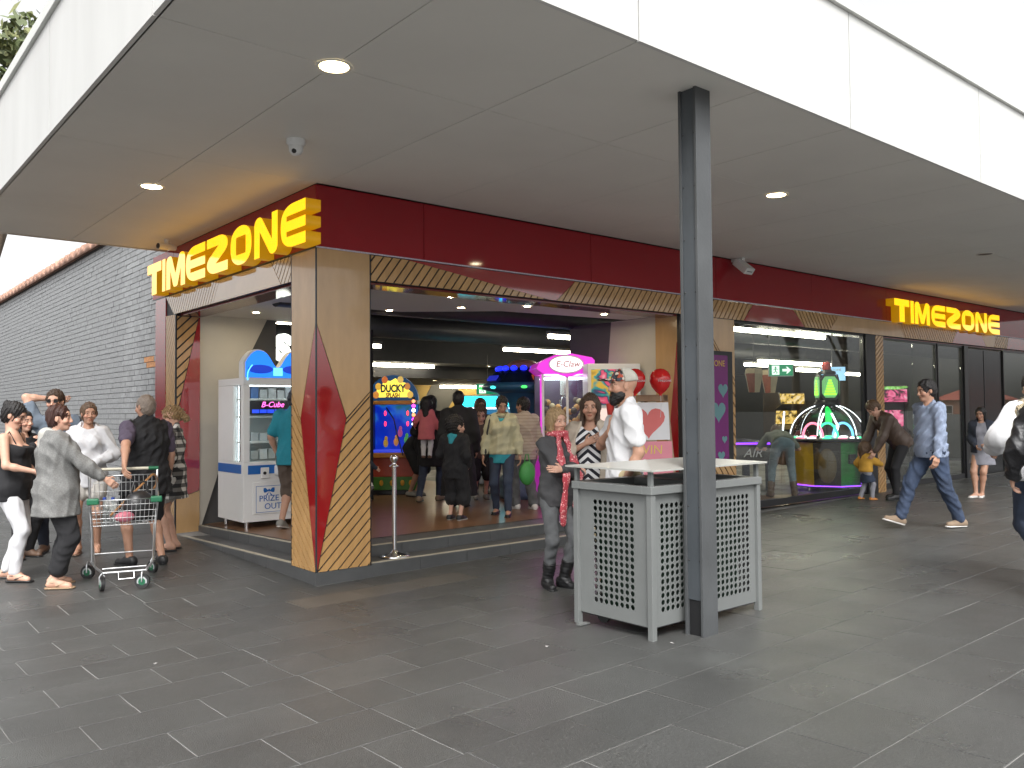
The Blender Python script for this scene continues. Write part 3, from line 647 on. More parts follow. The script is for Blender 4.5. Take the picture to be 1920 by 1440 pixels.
for k, (x, y) in enumerate(((.1, .2), (.17, .17))):
    g = G(); g.lathe([(.001, 0), (.034, .0), (.036, .02), (.036, .13), (.014, .18), (.014, .2)], (0, 0, 0), glassmat('clear_plastic'), 14); b = g.build('water_bottle', loc=on_cart(x, y, .615)); G().cyl((0, 0, .2), (0, 0, .225), .016, pm('blue_cap', (.02, .05, .25), .4, var=0), 12).build('cap', b)
    thing('', 'clear water bottle with blue cap %s in the trolley' % ('nearer the basket middle' if k == 0 else 'against the basket side'), 'bottle', group='water bottles in the trolley', obj=b)
a, b = Vector(on_cart(.12, .28, .68)), Vector(on_cart(-.25, -.28, 1.0)); g = G(); d = (b - a).normalized(); up_ = Vector((0, 0, 1)); sd_ = (up_ - d * up_.dot(d)).normalized()
pth = [a, a.lerp(b, .5), b] + [b + d * .07 * math.sin(t) - sd_ * .07 * (1 - math.cos(t)) for t in np.linspace(.4, 3.4, 8)]
g.tube(pth, .011, pm('cane_wood', (.30, .15, .06), .35, var=.2), 8); thing('', 'brown wooden walking stick with hooked handle slanting out of the trolley', 'walking stick', obj=g.build('walking_stick'))
g = G(); p0 = Vector(on_cart(.0, .27, .66)); g.ell(p0, (.09, .05, .05), pm('pink_pack', (.5, .15, .2), .5, var=.1), 10, 6); thing('', 'small pink packet on the trolley floor', 'packet', obj=g.build('packet'))

# ---------------------------------------------------------------- stanchion
st = thing('stanchion', 'chrome barrier post with round base on the lower step', 'stanchion', (.99, .11, .14))
st.location = (.985, .2, .1345)
G().lathe([(.001, .0), (.155, .0), (.16, .012), (.13, .028), (.05, .045), (.03, .06), (.028, .07), (.001, .07)], (0, 0, 0), CHROME, 36).build('base', st)
G().cyl((0, 0, .06), (0, 0, .93), .022, CHROME, 20).build('pole', st)
G().lathe([(.022, .92), (.05, .925), (.05, .935), (.024, .945), (.022, .97), (.034, .985), (.044, 1.01), (.034, 1.04), (.001, 1.05)], (0, 0, 0), CHROME, 24).build('finial', st)

# ---------------------------------------------------------------- cameras and lamps on the soffit
sc_ = thing('security_camera', 'white dome security camera under the soffit near the corner sign', 'camera', (-.72, -1.075, ZC)); G().lathe([(.075, 0), (.075, -.03), (.06, -.05)], (0, 0, 0), PLAST, 24).build('mount', sc_)
G().lathe([(.058, -.045), (.055, -.09), (.035, -.12), (.001, -.13)], (0, 0, 0), PLAST, 20).build('dome', sc_); G().ell((-.03, -.03, -.1), .02, BLK, 10, 8).build('lens', sc_)
sc_ = thing('security_camera', 'slim bullet security camera under the soffit beside the far sign letters', 'camera', (-.25, 3.5, ZC)); G().cyl((0, 0, 0), (0, 0, -.06), .03, PLAST, 14).build('mount', sc_); G().cyl((.1, .0, -.09), (-.12, -.05, -.1), .04, PLAST, 16).build('body', sc_); G().cyl((-.12, -.05, -.1), (-.128, -.052, -.1), .034, BLK, 16).build('lens', sc_)
sp = thing('flood_light', 'small white box lamp with dark window tilted under the soffit by the front fascia', 'light', (6.62, -.2, ZC)); Mx = Matrix.Rotation(R(-50), 3, 'X')
G().obox((0, 0, -.13), .2, .1, .26, Mx, PLAST).build('housing', sp, .01); G().obox((0, -.04, -.165), .12, .01, .16, Mx, BLK).build('window', sp); G().box(-.03, .03, .0, .19, -.04, 0, PLAST).build('bracket', sp)

# ---------------------------------------------------------------- tube lights and exit signs in the arcade
TUBE = em('tube_light', (1, .92, .72), 14)
tb = [(7.5, 6.3, 10.3, .02), (6.2, 3.5, 7.5, 0), (10.6, 13.0, 13.0, 0), (7.9, 1.0, 10.9, .03), (11.2, 2.62, 14.0, .02), (13.6, 4.6, 15.6, 0), (13.4, 3.1, 15.4, .0), (16.0, 3.6, 18.4, .0), (1.75, 4.72, 3.2, .0), (2.6, 7.4, 5.2, 0), (12.5, 8.0, 15.2, 0), (5.6, 9.0, 7.6, 0)]
tz = [2.92, 2.92, 2.36, 2.95, 2.6, 2.7, 2.5, 2.5, 2.96, 2.95, 2.7, 2.68]
TL = ['tube light just above the pink crane machine', 'tube light nearest the right reveal of the entrance', 'tube light low over the saucer ride', 'longest tube light, along the top of the first shop window', 'tube light behind the exit sign in the first shop window', 'tube light above the blue screen', 'tube light at the left of the second shop window', 'tube light deepest in the second shop window', 'tube light by the lit wall letter over the prize machine', 'tube light over the hall left of the joists', 'tube light far back before the rear bulkhead', 'tube light by the rear bulkhead above the yellow wall']
for i, ((x0, y, x1, _), z) in enumerate(zip(tb, tz)):
    t = thing('tube_light', TL[i], 'light', (x0, y, z), 0, 'tube lights in the arcade')
    G().box(0, x1 - x0, -.06, .06, .036, .09, pm('batten', (.3, .3, .28), .5, var=0)).build('batten', t); G().cyl((.01, 0, 0), (x1 - x0 - .01, 0, 0), .036, TUBE, 10).build('tube', t)
    for q_ in (.2, .8): G().cyl(((x1 - x0) * q_, 0, .09), ((x1 - x0) * q_, 0, min(3.75 - z, .85) if y < 8.2 else .05), .004, BLK, 5).build('hanger', t)
EXG = em('exit_green', (.0, .35, .14), .22, (.0, .2, .08)); EXW = em('exit_white', (.75, .95, .8), .5)
def exit_sign(x, y, z, rot, label):
    e = thing('exit_sign', label, 'sign', (x, y, z), R(rot), 'green exit signs'); G().box(-.2, .2, -.02, .02, -.1, .1, PLAST).build('housing', e, .004); G().box(-.19, .19, -.024, -.021, -.09, .09, EXG).build('face', e)
    g = G(); a = -.0255
    g.prism([(.02, .02), (.1, .02), (.08, .055), (.1, .055), (.16, .0), (.1, -.055), (.08, -.055), (.1, -.02), (.02, -.02)], YP, a, a + .0012, EXW); g.build('arrow', e)
    g = G(); g.box(-.15, -.03, a, a + .0012, -.075, .075, EXW); g.build('doorway', e); g = G(); b = a - .0012
    g.prism([(-.09 + .014 * math.cos(t), .045 + .014 * math.sin(t)) for t in np.linspace(0, 6.28, 10, endpoint=False)], YP, b, b + .001, EXG)
    for q_ in ([(-.1, .03), (-.075, .028), (-.085, -.01), (-.1, -.012)], [(-.1, -.01), (-.087, -.012), (-.06, -.035), (-.07, -.06), (-.08, -.055), (-.075, -.036)], [(-.1, -.01), (-.088, -.008), (-.1, -.04), (-.13, -.045), (-.13, -.035), (-.108, -.032)], [(-.08, .028), (-.075, .018), (-.05, .005), (-.047, .013)], [(-.1, .03), (-.1, .018), (-.122, .0), (-.128, .008)]): g.prism(q_, YP, b, b + .001, EXG)
    g.build('running_figure', e); G().cyl((0, 0, .1), (0, 0, .6), .005, BLK, 6).build('hanger', e)
exit_sign(5.62, 4.48, 2.02, -40, 'green exit sign hanging deep inside the open entrance before the yellow wall')
exit_sign(8.41, .36, 2.25, -40, 'green running man exit sign with arrow right behind the first shop window')
exit_sign(6.25, 2.64, 2.05, -40, 'green exit sign glimpsed above the pink lit crane machine')

# ---------------------------------------------------------------- prize machine by the cream wall
LEDW = em('cabinet_light', (.85, .95, 1), 2.2); BLU = em('header_blue', (.01, .16, .8), .55); BLUL = em('header_pale', (.12, .55, .95), .7); BAND = pm('blue_band', (.01, .12, .42), .4, var=0)
pmach = thing('prize_machine', 'white prize machine with blue bow header and lit glass shelves by the cream wall', 'arcade machine', (.46, 2.83, .185))
wd, dp_, ht = .90, .82, 1.88
def pb(x0, x1, y0, y1, z0, z1, m, nm, bev=.006, par=None): return G().box(x0, x1, y0, y1, z0, z1, m).build(nm, par or pmach, bev)
pb(0, wd, 0, dp_, .09, .83, PLAST, 'cabinet_base'); pb(0, wd, .0, dp_, ht - .09, ht, PLAST, 'cabinet_top')
pb(0, .085, 0, .085, .831, ht - .091, PLAST, 'corner_post'); pb(wd - .085, wd, 0, .085, .831, ht - .091, PLAST, 'corner_post'); pb(0, .05, .32, dp_, .831, ht - .091, PLAST, 'side_panel'); pb(wd - .05, wd, .32, dp_, .831, ht - .091, PLAST, 'side_panel'); pb(.051, wd - .051, dp_ - .04, dp_, .831, ht - .091, PLAST, 'back_panel')
pb(.087, wd - .087, .03, .036, .832, ht - .092, GLASS, 'glass', 0); pb(.03, .036, .087, .318, .832, ht - .092, GLASS, 'glass', 0)
for z in (1.06, 1.38, 1.6): pb(.055, wd - .055, .15, dp_ - .045, z, z + .025, PLAST, 'shelf')
for x in (.092, wd - .1): pb(x, x + .01, .05, .06, .84, ht - .1, LEDW, 'light_strip', 0)
pb(.1, wd - .1, .06, .075, ht - .105, ht - .093, LEDW, 'light_strip', 0); pb(.06, .07, .3, .31, .84, ht - .1, LEDW, 'light_strip', 0)
pb(.12, wd - .12, .11, .13, 1.42, 1.59, pm('display_black', (.01, .01, .015), .3, var=0), 'display_panel')
MAG = em('neon_magenta', (.9, .12, .5), 1.2); txt('B-Cube', .1, MAG, pmach, 'display_lettering', (.43, .108, 1.545), FACE_MY, shear=.3)
for i in range(6): pb(.16 + i * .1, .25 + i * .1, .106, .109, 1.44, 1.485, em('display_blue', (.02, .06, .7), .5), 'display_cell', 0)
random.seed(3)
for z in (.85, 1.085, 1.625):
    for i in range(6):
        x = .10 + i * .118; h_ = random.uniform(.08, .16); cc = random.choice([(.7, .7, .72), (.6, .62, .66), (.05, .15, .4), (.5, .5, .5)])
        thing('', 'small boxed prize, %s from the left on the %s shelf of the prize machine' % (('first', 'second', 'third', 'fourth', 'fifth', 'last')[i], {.85: 'bottom', 1.085: 'middle', 1.625: 'top'}[z]), 'prize box', group='boxed prizes', obj=G().box(0, .10, 0, .05, 0, h_, pm('prize%d' % int(cc[0] * 100), cc, .5, var=.1)).build('prize_box', bevel=.003, loc=(.46 + x, 2.83 + .28, .185 + z + .0)))
pb(-.003, .95 * .09, -.004, -.0005, .70, .79, PLAST, 'bracket', 0); pb(.06, .42, -.006, -.001, .68, .79, BAND, 'blue_band', 0); pb(-.006, -.001, .06, dp_ - .02, .69, .80, BAND, 'blue_band', 0)
pb(.22, .33, -.02, -.007, .62, .76, PLAST, 'lock_box'); G().cyl((.27, -.021, .69), (.27, -.03, .69), .02, DARKMET, 14).build('lock', pmach)
pb(.4, .82, -.14, -.001, .66, .78, PLAST, 'control_shelf', .015); pb(.52, .58, -.1, -.06, .781, .79, pm('red_button', (.5, .02, .02), .3, var=0), 'button')
pb(.12, .66, -.012, -.001, .18, .58, PLAST, 'prize_door', .01); pb(.16, .52, -.0135, -.0125, .2, .53, BAND, 'door_outline', 0); pb(.166, .514, -.0145, -.0136, .206, .524, PLAST, 'door_face', 0)
txt('PRIZE', .105, BAND, pmach, 'door_lettering', (.33, -.016, .37), FACE_MY); txt('OUT', .105, BAND, pmach, 'door_lettering', (.38, -.016, .27), FACE_MY)
def bow(cx_, cz_, k, y, m, nm):
    g = G()
    for sg in (-1, 1):
        g.prism([(cx_ + sg * .02 * k, cz_ - .05 * k), (cx_ + sg * .2 * k, cz_ + .13 * k), (cx_ + sg * .32 * k, cz_ + .13 * k), (cx_ + sg * .34 * k, cz_ - .0 * k), (cx_ + sg * .3 * k, cz_ - .13 * k), (cx_ + sg * .2 * k, cz_ - .13 * k)][::sg], YP, y, y - .003, m)
        g.prism([(cx_ + sg * .02 * k, cz_ - .1 * k), (cx_ + sg * .2 * k, cz_ - .3 * k), (cx_ + sg * .1 * k, cz_ - .3 * k)][::sg], YP, y, y - .003, m)
    g.box(cx_ - .05 * k, cx_ + .05 * k, y - .004, y, cz_ - .08 * k, cz_ + .06 * k, m); return g.build(nm, pmach)
bow(.33, .475, .22, -.0146, BAND, 'bow_emblem')
def bowpts(k=1):
    top_ = [(.45 - .45 * k + .9 * k * t, ht + .02 + (.34 - .23 * math.exp(-((t - .5) / .13) ** 2) - .16 * max(0, abs(t - .5) - .3) ** 2 * 25) * k) for t in np.linspace(0, 1, 25)]
    return [(.45 + .45 * k, ht + .002)] + top_[::-1] + [(.45 - .45 * k, ht + .002)]
G().prism(bowpts(), YP, .14, .0, PLAST).build('header', pmach); G().prism([(x, z + .004) for x, z in bowpts(.94)], YP, -.001, -.006, BLU).build('header_face', pmach)
for sg in (-1, 1):
    g = G(); g.ell((.45 + sg * .23, -.0065, ht + .11), (.17, .004, .055), em('header_deep', (.005, .04, .5), .3), 20, 8); g.build('header_swirl', pmach)
    g = G(); g.tube([(.45 + sg * (.0 + .4 * math.sin(t)), -.008, ht + .02 + .29 * math.cos(t) * .9) for t in np.linspace(1.0, 1.75, 9)], .008, BLUL, 5); g.build('header_arc', pmach)
G().box(.39, .51, -.0125, -.0065, ht + .03, ht + .13, BLUL).build('header_knot', pmach)
for x in (.08, wd - .08):
    for y in (.08, dp_ - .08): G().cyl((x, y, 0), (x, y, .09), .025, CHROME, 12).build('foot', pmach)
g = G(); txt('S', .5, em('wall_letter', (.95, 1, .9), .9), bld, 'wall_letter', (1.66, 4.3, 2.56), FACE_MY, extrude=.03, bold=.03)
B(1.45, 3.2, 4.34, 4.4, .2, 2.93, DARKC, 'sign_board')

# ---------------------------------------------------------------- fishing game, toy ride and cranes inside
def slopey(*a): pass
dk = thing('fishing_game', 'blue lit fishing arcade game with painted marquee and red base behind the timber pillar', 'arcade machine', (3.86, 4.72, .25), R(-40)); dk.scale = (.7, 1, 1)
ARTR = pm('cab_red', (.40, .06, .03), .35, var=.2, scale=6); ARTG = pm('cab_green', (.05, .16, .02), .4, var=.3, scale=5); ARTO = pm('cab_orange', (.55, .22, .03), .4, var=.2, scale=5)
def db(x0, x1, y0, y1, z0, z1, m, nm, bev=.01): return G().box(x0, x1, y0, y1, z0, z1, m).build(nm, dk, bev)
db(-.62, .5, 0, .7, .0, .08, BLK, 'plinth'); db(-.62, .5, -.02, .72, .081, .30, ARTG, 'lower_panel'); db(-.62, .5, -.02, .72, .301, .62, ARTR, 'upper_panel'); db(-.64, .52, -.1, .72, .621, .70, ARTO, 'counter')
for i, x in enumerate((-.35, -.1, .15, .35)): G().ell((x, -.025, .2), (.05, .01, .05), pm('flower', (.6, .3, .02), .5, var=.1), 10, 6).build('painted_flower', dk)
SEA = pm('game_sea', (.01, .02, .2), .3, var=0, emit=.35, ecol=(.01, .03, .6)); N_, L_, b_ = nodes(SEA); tn = N_.new('ShaderNodeTexNoise'); tn.inputs['Scale'].default_value = 3.2; tn.inputs['Detail'].default_value = 4; g_ = N_.new('ShaderNodeNewGeometry'); L_.new(g_.outputs['Position'], tn.inputs['Vector']); rp = N_.new('ShaderNodeValToRGB')
for p_, c_ in ((.45, (.0, .02, .38)), (.55, (.01, .1, .5)), (.66, (.01, .1, .05))): e_ = rp.color_ramp.elements.new(p_); e_.color = c_ + (1,)
rp.color_ramp.elements[0].color = (0, .005, .12, 1); rp.color_ramp.elements[-1].color = (.3, .12, .03, 1); L_.new(tn.outputs[0], rp.inputs[0]); L_.new(rp.outputs[0], b_.inputs['Emission Color'])
db(-.6, .48, .45, .5, .7, 1.5, SEA, 'play_backdrop'); db(-.6, .48, -.02, .45, .702, .74, em('game_floor', (.03, .05, .5), .35), 'play_floor'); db(-.62, -.6, -.05, .5, .7, 1.5, BLK, 'side_wall'); db(.48, .5, .3, .5, .7, 1.5, BLK, 'side_wall'); db(-.64, .52, -.08, .5, 1.5, 1.56, ARTO, 'header_shelf')
for i, (x, z, c_) in enumerate(((-.3, .85, (.5, .3, .03)), (-.05, .87, (.6, .25, .05)), (.2, .9, (.1, .4, .1)), (.05, 1.02, (.5, .1, .3)))):
    g = G(); g.ell((x, .25, z), (.06, .05, .07), pm('figure%d' % i, c_, .4, var=.1, emit=.15), 12, 8); g.ell((x + .02, .2, z + .08), .04, MATS['figure%d' % i], 10, 8); g.build('game_figure', dk)
MAR = pm('marquee_art', (.5, .4, .05), .4, var=0, emit=.5, ecol=(.9, .55, .05)); N_, L_, b_ = nodes(MAR); vn = N_.new('ShaderNodeTexVoronoi'); vn.inputs['Scale'].default_value = 11; g_ = N_.new('ShaderNodeNewGeometry'); L_.new(g_.outputs['Position'], vn.inputs['Vector']); rp = N_.new('ShaderNodeValToRGB'); rp.color_ramp.elements[0].color = (.75, .45, .03, 1); rp.color_ramp.elements[1].color = (.35, .08, .01, 1); e_ = rp.color_ramp.elements.new(.45); e_.color = (.7, .25, .02, 1); L_.new(vn.outputs['Distance'], rp.inputs[0]); L_.new(rp.outputs[0], b_.inputs['Emission Color'])
arc = [(-.06 + .6 * math.cos(t), 1.57 + (.42 if 1 else 0) * math.sin(t)) for t in np.linspace(0, math.pi, 17)]
G().prism(arc, YP, .1, -.06, pm('marquee_edge', (.01, .05, .12), .4, var=.1, emit=.1, ecol=(.01, .1, .3))).build('marquee', dk); G().prism([(-.06 + (x + .06) * .9, 1.59 + (z - 1.57) * .9) for x, z in arc], YP, -.061, -.066, MATS['marquee_edge']).build('marquee_art', dk)
SPL = em('marquee_splash', (.95, .75, .08), .5); random.seed(11)
G().prism([(-.06 + (.40 + .05 * (k % 2)) * math.cos(k * math.pi / 11), 1.62 + (.27 + .05 * (k % 2)) * math.sin(k * math.pi / 11)) for k in range(12)], YP, -.0665, -.0675, SPL).build('painted_splash', dk)
for k, (x, z, c_) in enumerate(((-.46, 1.66, (.5, .2, .04)), (-.4, 1.8, (.6, .35, .05)), (-.25, 1.91, (.45, .12, .03)), (.12, 1.91, (.6, .4, .1)), (.28, 1.8, (.5, .2, .05)), (.35, 1.66, (.65, .4, .08)))): G().ell((x, -.069, z), (.075, .006, .06), pm('painted_duck%d' % k, c_, .4, var=.2, emit=.3), 12, 6).build('painted_duck', dk)
DKT = pm('marquee_ink', (.01, .05, .1), .4, var=0); txt('DUCKY', .17, DKT, dk, 'marquee_lettering', (-.06, -.07, 1.76), FACE_MY, extrude=.004, bold=.008); txt('SPLASH', .1, pm('marquee_ink2', (.3, .05, .02), .4, var=0), dk, 'marquee_lettering', (-.06, -.07, 1.65), FACE_MY, extrude=.004, bold=.004)
LC = [em('lamp_white', (.9, .9, 1), 2.4), em('lamp_magenta', (.9, .05, .9), 1.6), em('lamp_orange', (.9, .25, .1), 1.0)]
G().cyl((.44, -.1, .78), (.44, -.1, 1.62), .05, BLK, 14).build('lamp_pole', dk)
for i in range(11): G().ell((.44, -.13, .80 + i * .075), (.042, .04, .034), LC[(i + 1) % 3], 12, 8).build('lamp', dk)
REDD = em('led_digit', (1, .03, .03), 1.6)
for x in (-.35, .2):
    for z in (1.35, 1.17): txt('0', .12, REDD, dk, 'led_digit', (x, .44, z), FACE_MY)
g = G(); g.tube([(.2, -.2, .66), (.05, -.12, 1.0), (-.05, .0, 1.25), (-.25, .1, 1.45)], .014, BLK, 8); g.build('fishing_rod', dk)

uf = thing('flying_saucer_ride', 'blue flying saucer kiddie ride with round lamps and pink dome, behind the entrance crowd', 'kiddie ride', (5.14, 2.95, .25), R(-40))
UB = pm('ride_blue', (.03, .12, .22), .3, var=.1); UD = pm('ride_dark', (.01, .02, .05), .25, var=.1); UP = pm('ride_pink', (.5, .22, .15), .35, var=.05)
G().lathe([(.001, .0), (.42, .0), (.44, .08), (.4, .3), (.3, .42), (.001, .42)], (0, 0, 0), pm('ride_base', (.12, .2, .28), .35, var=.5, scale=4), 28).build('base', uf)
G().lathe([(.28, .42), (.22, .7), (.2, 1.2), (.24, 1.5), (.42, 1.66)], (0, 0, 0), UB, 24).build('column', uf)
G().lathe([(.42, 1.66), (.66, 1.72), (.68, 1.77), (.6, 1.82)], (0, 0, 0), UB, 32).build('saucer_rim', uf); G().lathe([(.6, 1.82), (.46, 2.0), (.3, 2.06)], (0, 0, 0), UD, 32).build('saucer_top', uf)
G().lathe([(.3, 2.05), (.26, 2.12), (.16, 2.18), (.001, 2.2)], (0, 0, 0), UP, 24).build('dome', uf)
LB = em('saucer_lamp', (.01, .02, .9), .9); LT = em('saucer_cyan', (.05, .7, .7), .8)
for i in range(16):
    a = 2 * math.pi * i / 16; G().ell((.4 * math.cos(a), .4 * math.sin(a), 2.045), (.055, .055, .045), LB, 10, 8).build('lamp', uf)
    if i % 2 == 0: G().ell((.67 * math.cos(a), .67 * math.sin(a), 1.745), (.05, .05, .025), LT if i % 4 else em('saucer_green', (.05, .6, .1), .8), 10, 6).build('lamp', uf)
for i in range(4):
    a = 2 * math.pi * i / 4 + .5; Mq = Matrix.Rotation(a, 3, 'Z'); G().obox(Mq @ Vector((.555, 0, 1.895)), .02, .3, .09, Mq @ Matrix.Rotation(R(-38), 3, 'Y'), em('saucer_panel', (.35, .06, .02), .25) if i % 2 else em('saucer_panel2', (.01, .02, .4), .3)).build('panel', uf)

def scrmat(nm, c, k):
    m = pm(nm, (.02, .02, .02), .2, var=0, emit=k); N, L_, b = nodes(m); n = N.new('ShaderNodeTexNoise'); n.inputs['Scale'].default_value = 5.5; n.inputs['Detail'].default_value = 3; n.inputs['Distortion'].default_value = 1.5
    g_ = N.new('ShaderNodeNewGeometry'); L_.new(g_.outputs['Position'], n.inputs['Vector']); r = N.new('ShaderNodeValToRGB'); r.color_ramp.elements[0].position = .38; r.color_ramp.elements[0].color = tuple(v * .06 for v in c) + (1,)
    r.color_ramp.elements[1].position = .7; r.color_ramp.elements[1].color = tuple(min(1, v * .6 + .35) for v in c) + (1,); e = r.color_ramp.elements.new(.52); e.color = c + (1,); L_.new(n.outputs[0], r.inputs[0]); L_.new(r.outputs[0], b.inputs['Emission Color']); return m
CY = em('crane_cyan', (.02, .6, .75), 1.5); CYD = pm('crane_white', (.45, .5, .55), .4, var=.05)
for i, (x, y, lab) in enumerate(((6.12, 5.4, 'leftmost of the cyan lit crane machines, before the yellow wall'), (6.86, 4.85, 'cyan lit crane machine just left of the saucer ride column'), (7.6, 4.2, 'blue lit crane machine between the saucer ride and the pink crane'))):
    t = thing('crane_machine', lab, 'arcade machine', (x, y, .25), R(-40), 'cyan crane machines')
    def tb_(x0, x1, y0, y1, z0, z1, m, nm, bev=.008, t=t): return G().box(x0, x1, y0, y1, z0, z1, m).build(nm, t, bev)
    tb_(-.4, .4, 0, .75, 0, .8, CYD, 'cabinet_base'); tb_(-.4, -.35, 0, .05, .801, 1.45, CYD, 'post'); tb_(.35, .4, 0, .05, .801, 1.45, CYD, 'post'); tb_(-.4, .4, .7, .75, .801, 1.45, em('crane_back', (.03, .2, .4), .25), 'back_panel'); tb_(-.4, .4, 0, .75, 1.451, 1.68, CYD, 'header')
    tb_(-.36, .36, -.012, -.001, 1.47, 1.66, CY if i < 2 else em('crane_blue', (.02, .12, .7), .7), 'header_face'); tb_(-.349, .349, .02, .025, .802, 1.449, GLASS, 'glass', 0); tb_(-.34, .34, .03, .06, 1.42, 1.449, LEDW, 'light_strip', 0)
    g = G(); random.seed(i)
    for k in range(24): g.ell((random.uniform(-.3, .3), random.uniform(.12, .62), .84 + random.random() * .12), .07, pm('toy%d' % (k % 5), ((.5, .1, .1), (.1, .3, .5), (.5, .4, .1), (.4, .1, .4), (.1, .4, .2))[k % 5], .7, var=.1), 8, 6)
    stuff(g.build('toys', t))
    if i == 0: tb_(.41, .47, -.02, .04, .4, 1.8, CY, 'light_column', .01)

pk = thing('crane_machine', 'tall crane machine with glowing magenta frame and an oval header badge', 'arcade machine', (4.72, 1.5, .25), R(-33))
MG = em('magenta_glow', (.95, .03, .85), .26, (.5, .04, .45)); MGP = pm('magenta_frame', (.5, .05, .4), .35, var=0, emit=.10, ecol=(.9, .03, .8))
def kb(x0, x1, y0, y1, z0, z1, m, nm, bev=.008): return G().box(x0, x1, y0, y1, z0, z1, m).build(nm, pk, bev)
kb(-.36, .36, 0, .7, 0, .12, BLK, 'plinth'); kb(-.38, .38, .0, .7, .121, .78, MGP, 'base', .02); kb(-.37, .37, -.02, -.001, .13, .77, MG, 'lit_front', .006); kb(-.38, .38, -.16, .7, .781, .86, MGP, 'control_deck', .02)
for x in (-.38, .34): kb(x, x + .04, -.02, .03, .861, 1.9, PLAST, 'post'); 
kb(-.02, .015, -.015, .01, .861, 1.9, PLAST, 'door_stile'); kb(-.4, -.381, -.03, .0, .87, 1.9, MG, 'glow_strip', .004); kb(.381, .42, -.03, .02, .87, 1.95, MG, 'glow_strip', .004); kb(-.38, .38, .66, .7, .861, 1.9, pm('crane_inside', (.05, .03, .06), .3, var=.2), 'back_panel'); kb(-.34, .34, .0, .006, .862, 1.9, GLASS, 'glass', 0)
hd = [(-.46, 1.98), (-.42, 2.06), (-.2, 2.17), (.05, 2.2), (.36, 2.14), (.40, 2.1), (.40, 1.94), (.36, 1.9), (.15, 1.9), (.0, 1.85), (-.15, 1.9), (-.36, 1.9)]
G().prism(hd, YP, .68, -.034, MGP).build('header', pk, .01); G().prism([(x * .98 + .0, 2.02 + (z - 2.02) * .97) for x, z in hd], YP, -.0345, -.042, MG).build('header_face', pk)
g = G(); g.ell((-.02, -.046, 2.04), (.25, .008, .125), em('badge_white', (.8, .75, .78), .45), 28, 8); o = g.build('badge', pk); g = G(); g.tube([(-.02 + .25 * math.cos(t), -.05, 2.04 + .125 * math.sin(t)) for t in np.linspace(0, 6.283, 28, endpoint=False)], .008, PLAST, 6, closed=True); g.build('badge_rim', o)
txt('E-Claw', .12, pm('badge_ink', (.4, .05, .06), .4, var=0), o, 'badge_lettering', (.0, -.057, 2.04), FACE_MY, shear=.2)
kb(-.05, .05, .3, .4, 1.6, 1.89, CHROME, 'claw_head', .004)
for i in range(3): a = 2.1 * i; G().tube([(.0, .35, 1.6), (.09 * math.cos(a), .35 + .09 * math.sin(a), 1.52), (.04 * math.cos(a), .35 + .04 * math.sin(a), 1.44)], .008, CHROME, 6).build('claw_finger', pk)
g = G(); random.seed(5)
for k in range(70): c_ = k % 4; g.ell((random.uniform(-.3, .3), random.uniform(.15, .6), .9 + .65 * random.random() ** 1.3), (.05, .045, .05), pm('plush%d' % c_, ((.35, .18, .05), (.5, .25, .08), (.08, .05, .04), (.45, .35, .2))[c_], .8, var=.15), 8, 6)
stuff(g.build('plush_toys', pk)); kb(-.3, .3, .05, .65, 1.84, 1.86, LEDW, 'light_strip', 0)

pm2 = thing('prize_cabinet', 'grey framed cabinet with colourful backlit picture, between the pink crane and the cream panel', 'arcade machine', (5.02, .86, .25), R(-33))
G().box(-.38, .38, 0, .35, 0, 2.03, PLAST).build('cabinet', pm2, .01)
PIC = pm('picture_art', (.2, .05, .1), .3, var=0, emit=.18); N_, L_, b_ = nodes(PIC); wv = N_.new('ShaderNodeTexNoise'); wv.inputs['Scale'].default_value = 2.2; wv.inputs['Distortion'].default_value = 2.5; g_ = N_.new('ShaderNodeNewGeometry'); L_.new(g_.outputs['Position'], wv.inputs['Vector']); rp = N_.new('ShaderNodeValToRGB'); rp.color_ramp.interpolation = 'EASE'
for p_, c_ in ((.4, (.55, .35, .03)), (.47, (.02, .25, .25)), (.54, (.03, .04, .1)), (.6, (.6, .06, .14))): e_ = rp.color_ramp.elements.new(p_); e_.color = c_ + (1,)
L_.new(wv.outputs[0], rp.inputs[0]); L_.new(rp.outputs[0], b_.inputs['Emission Color']); L_.new(rp.outputs[0], b_.inputs['Base Color'])
G().box(-.33, .33, -.008, -.001, 1.45, 1.95, PIC).build('picture', pm2); G().box(-.33, .33, -.008, -.001, .75, 1.4, em('case_light', (.8, .6, .55), .3)).build('lit_case', pm2)
for i in range(8): G().ell((-.27 + .18 * (i % 4), -.03, .9 + .25 * (i // 4)), .06, pm('pink_toy', (.6, .15, .15), .6, var=.1), 10, 8).build('toy', pm2)

# ---------------------------------------------------------------- easel, balloons, poster case
ez = thing('easel', 'timber easel carrying three valentine posters beside the bin', 'easel', (4.36, -.38, gz(4.36, -.38)), R(-38))
EW = pm('easel_wood', (.30, .19, .11), .6, var=.2); Mt = Matrix.Rotation(R(-10), 3, 'X')
def eb(x0, x1, y0, y1, z0, z1, m, nm, sh=0):
    g = G().box(x0, x1, y0, y1, z0, z1, m); g.v = [tuple(Mt @ Vector((p[0] + sh * p[2] / 1.8, p[1], p[2]))) for p in g.v]; return g.build(nm, ez)
eb(-.36, -.30, 0, .04, 0, 1.78, EW, 'leg', .09); eb(.30, .36, 0, .04, 0, 1.78, EW, 'leg', -.09); eb(-.27, .27, .0, .04, 1.70, 1.78, EW, 'rail'); eb(-.33, .33, -.03, .04, .45, .5, EW, 'rail'); G().tube([(0, .33, 1.7), (0, .85, .0)], .025, EW, 8).build('rear_leg', ez)
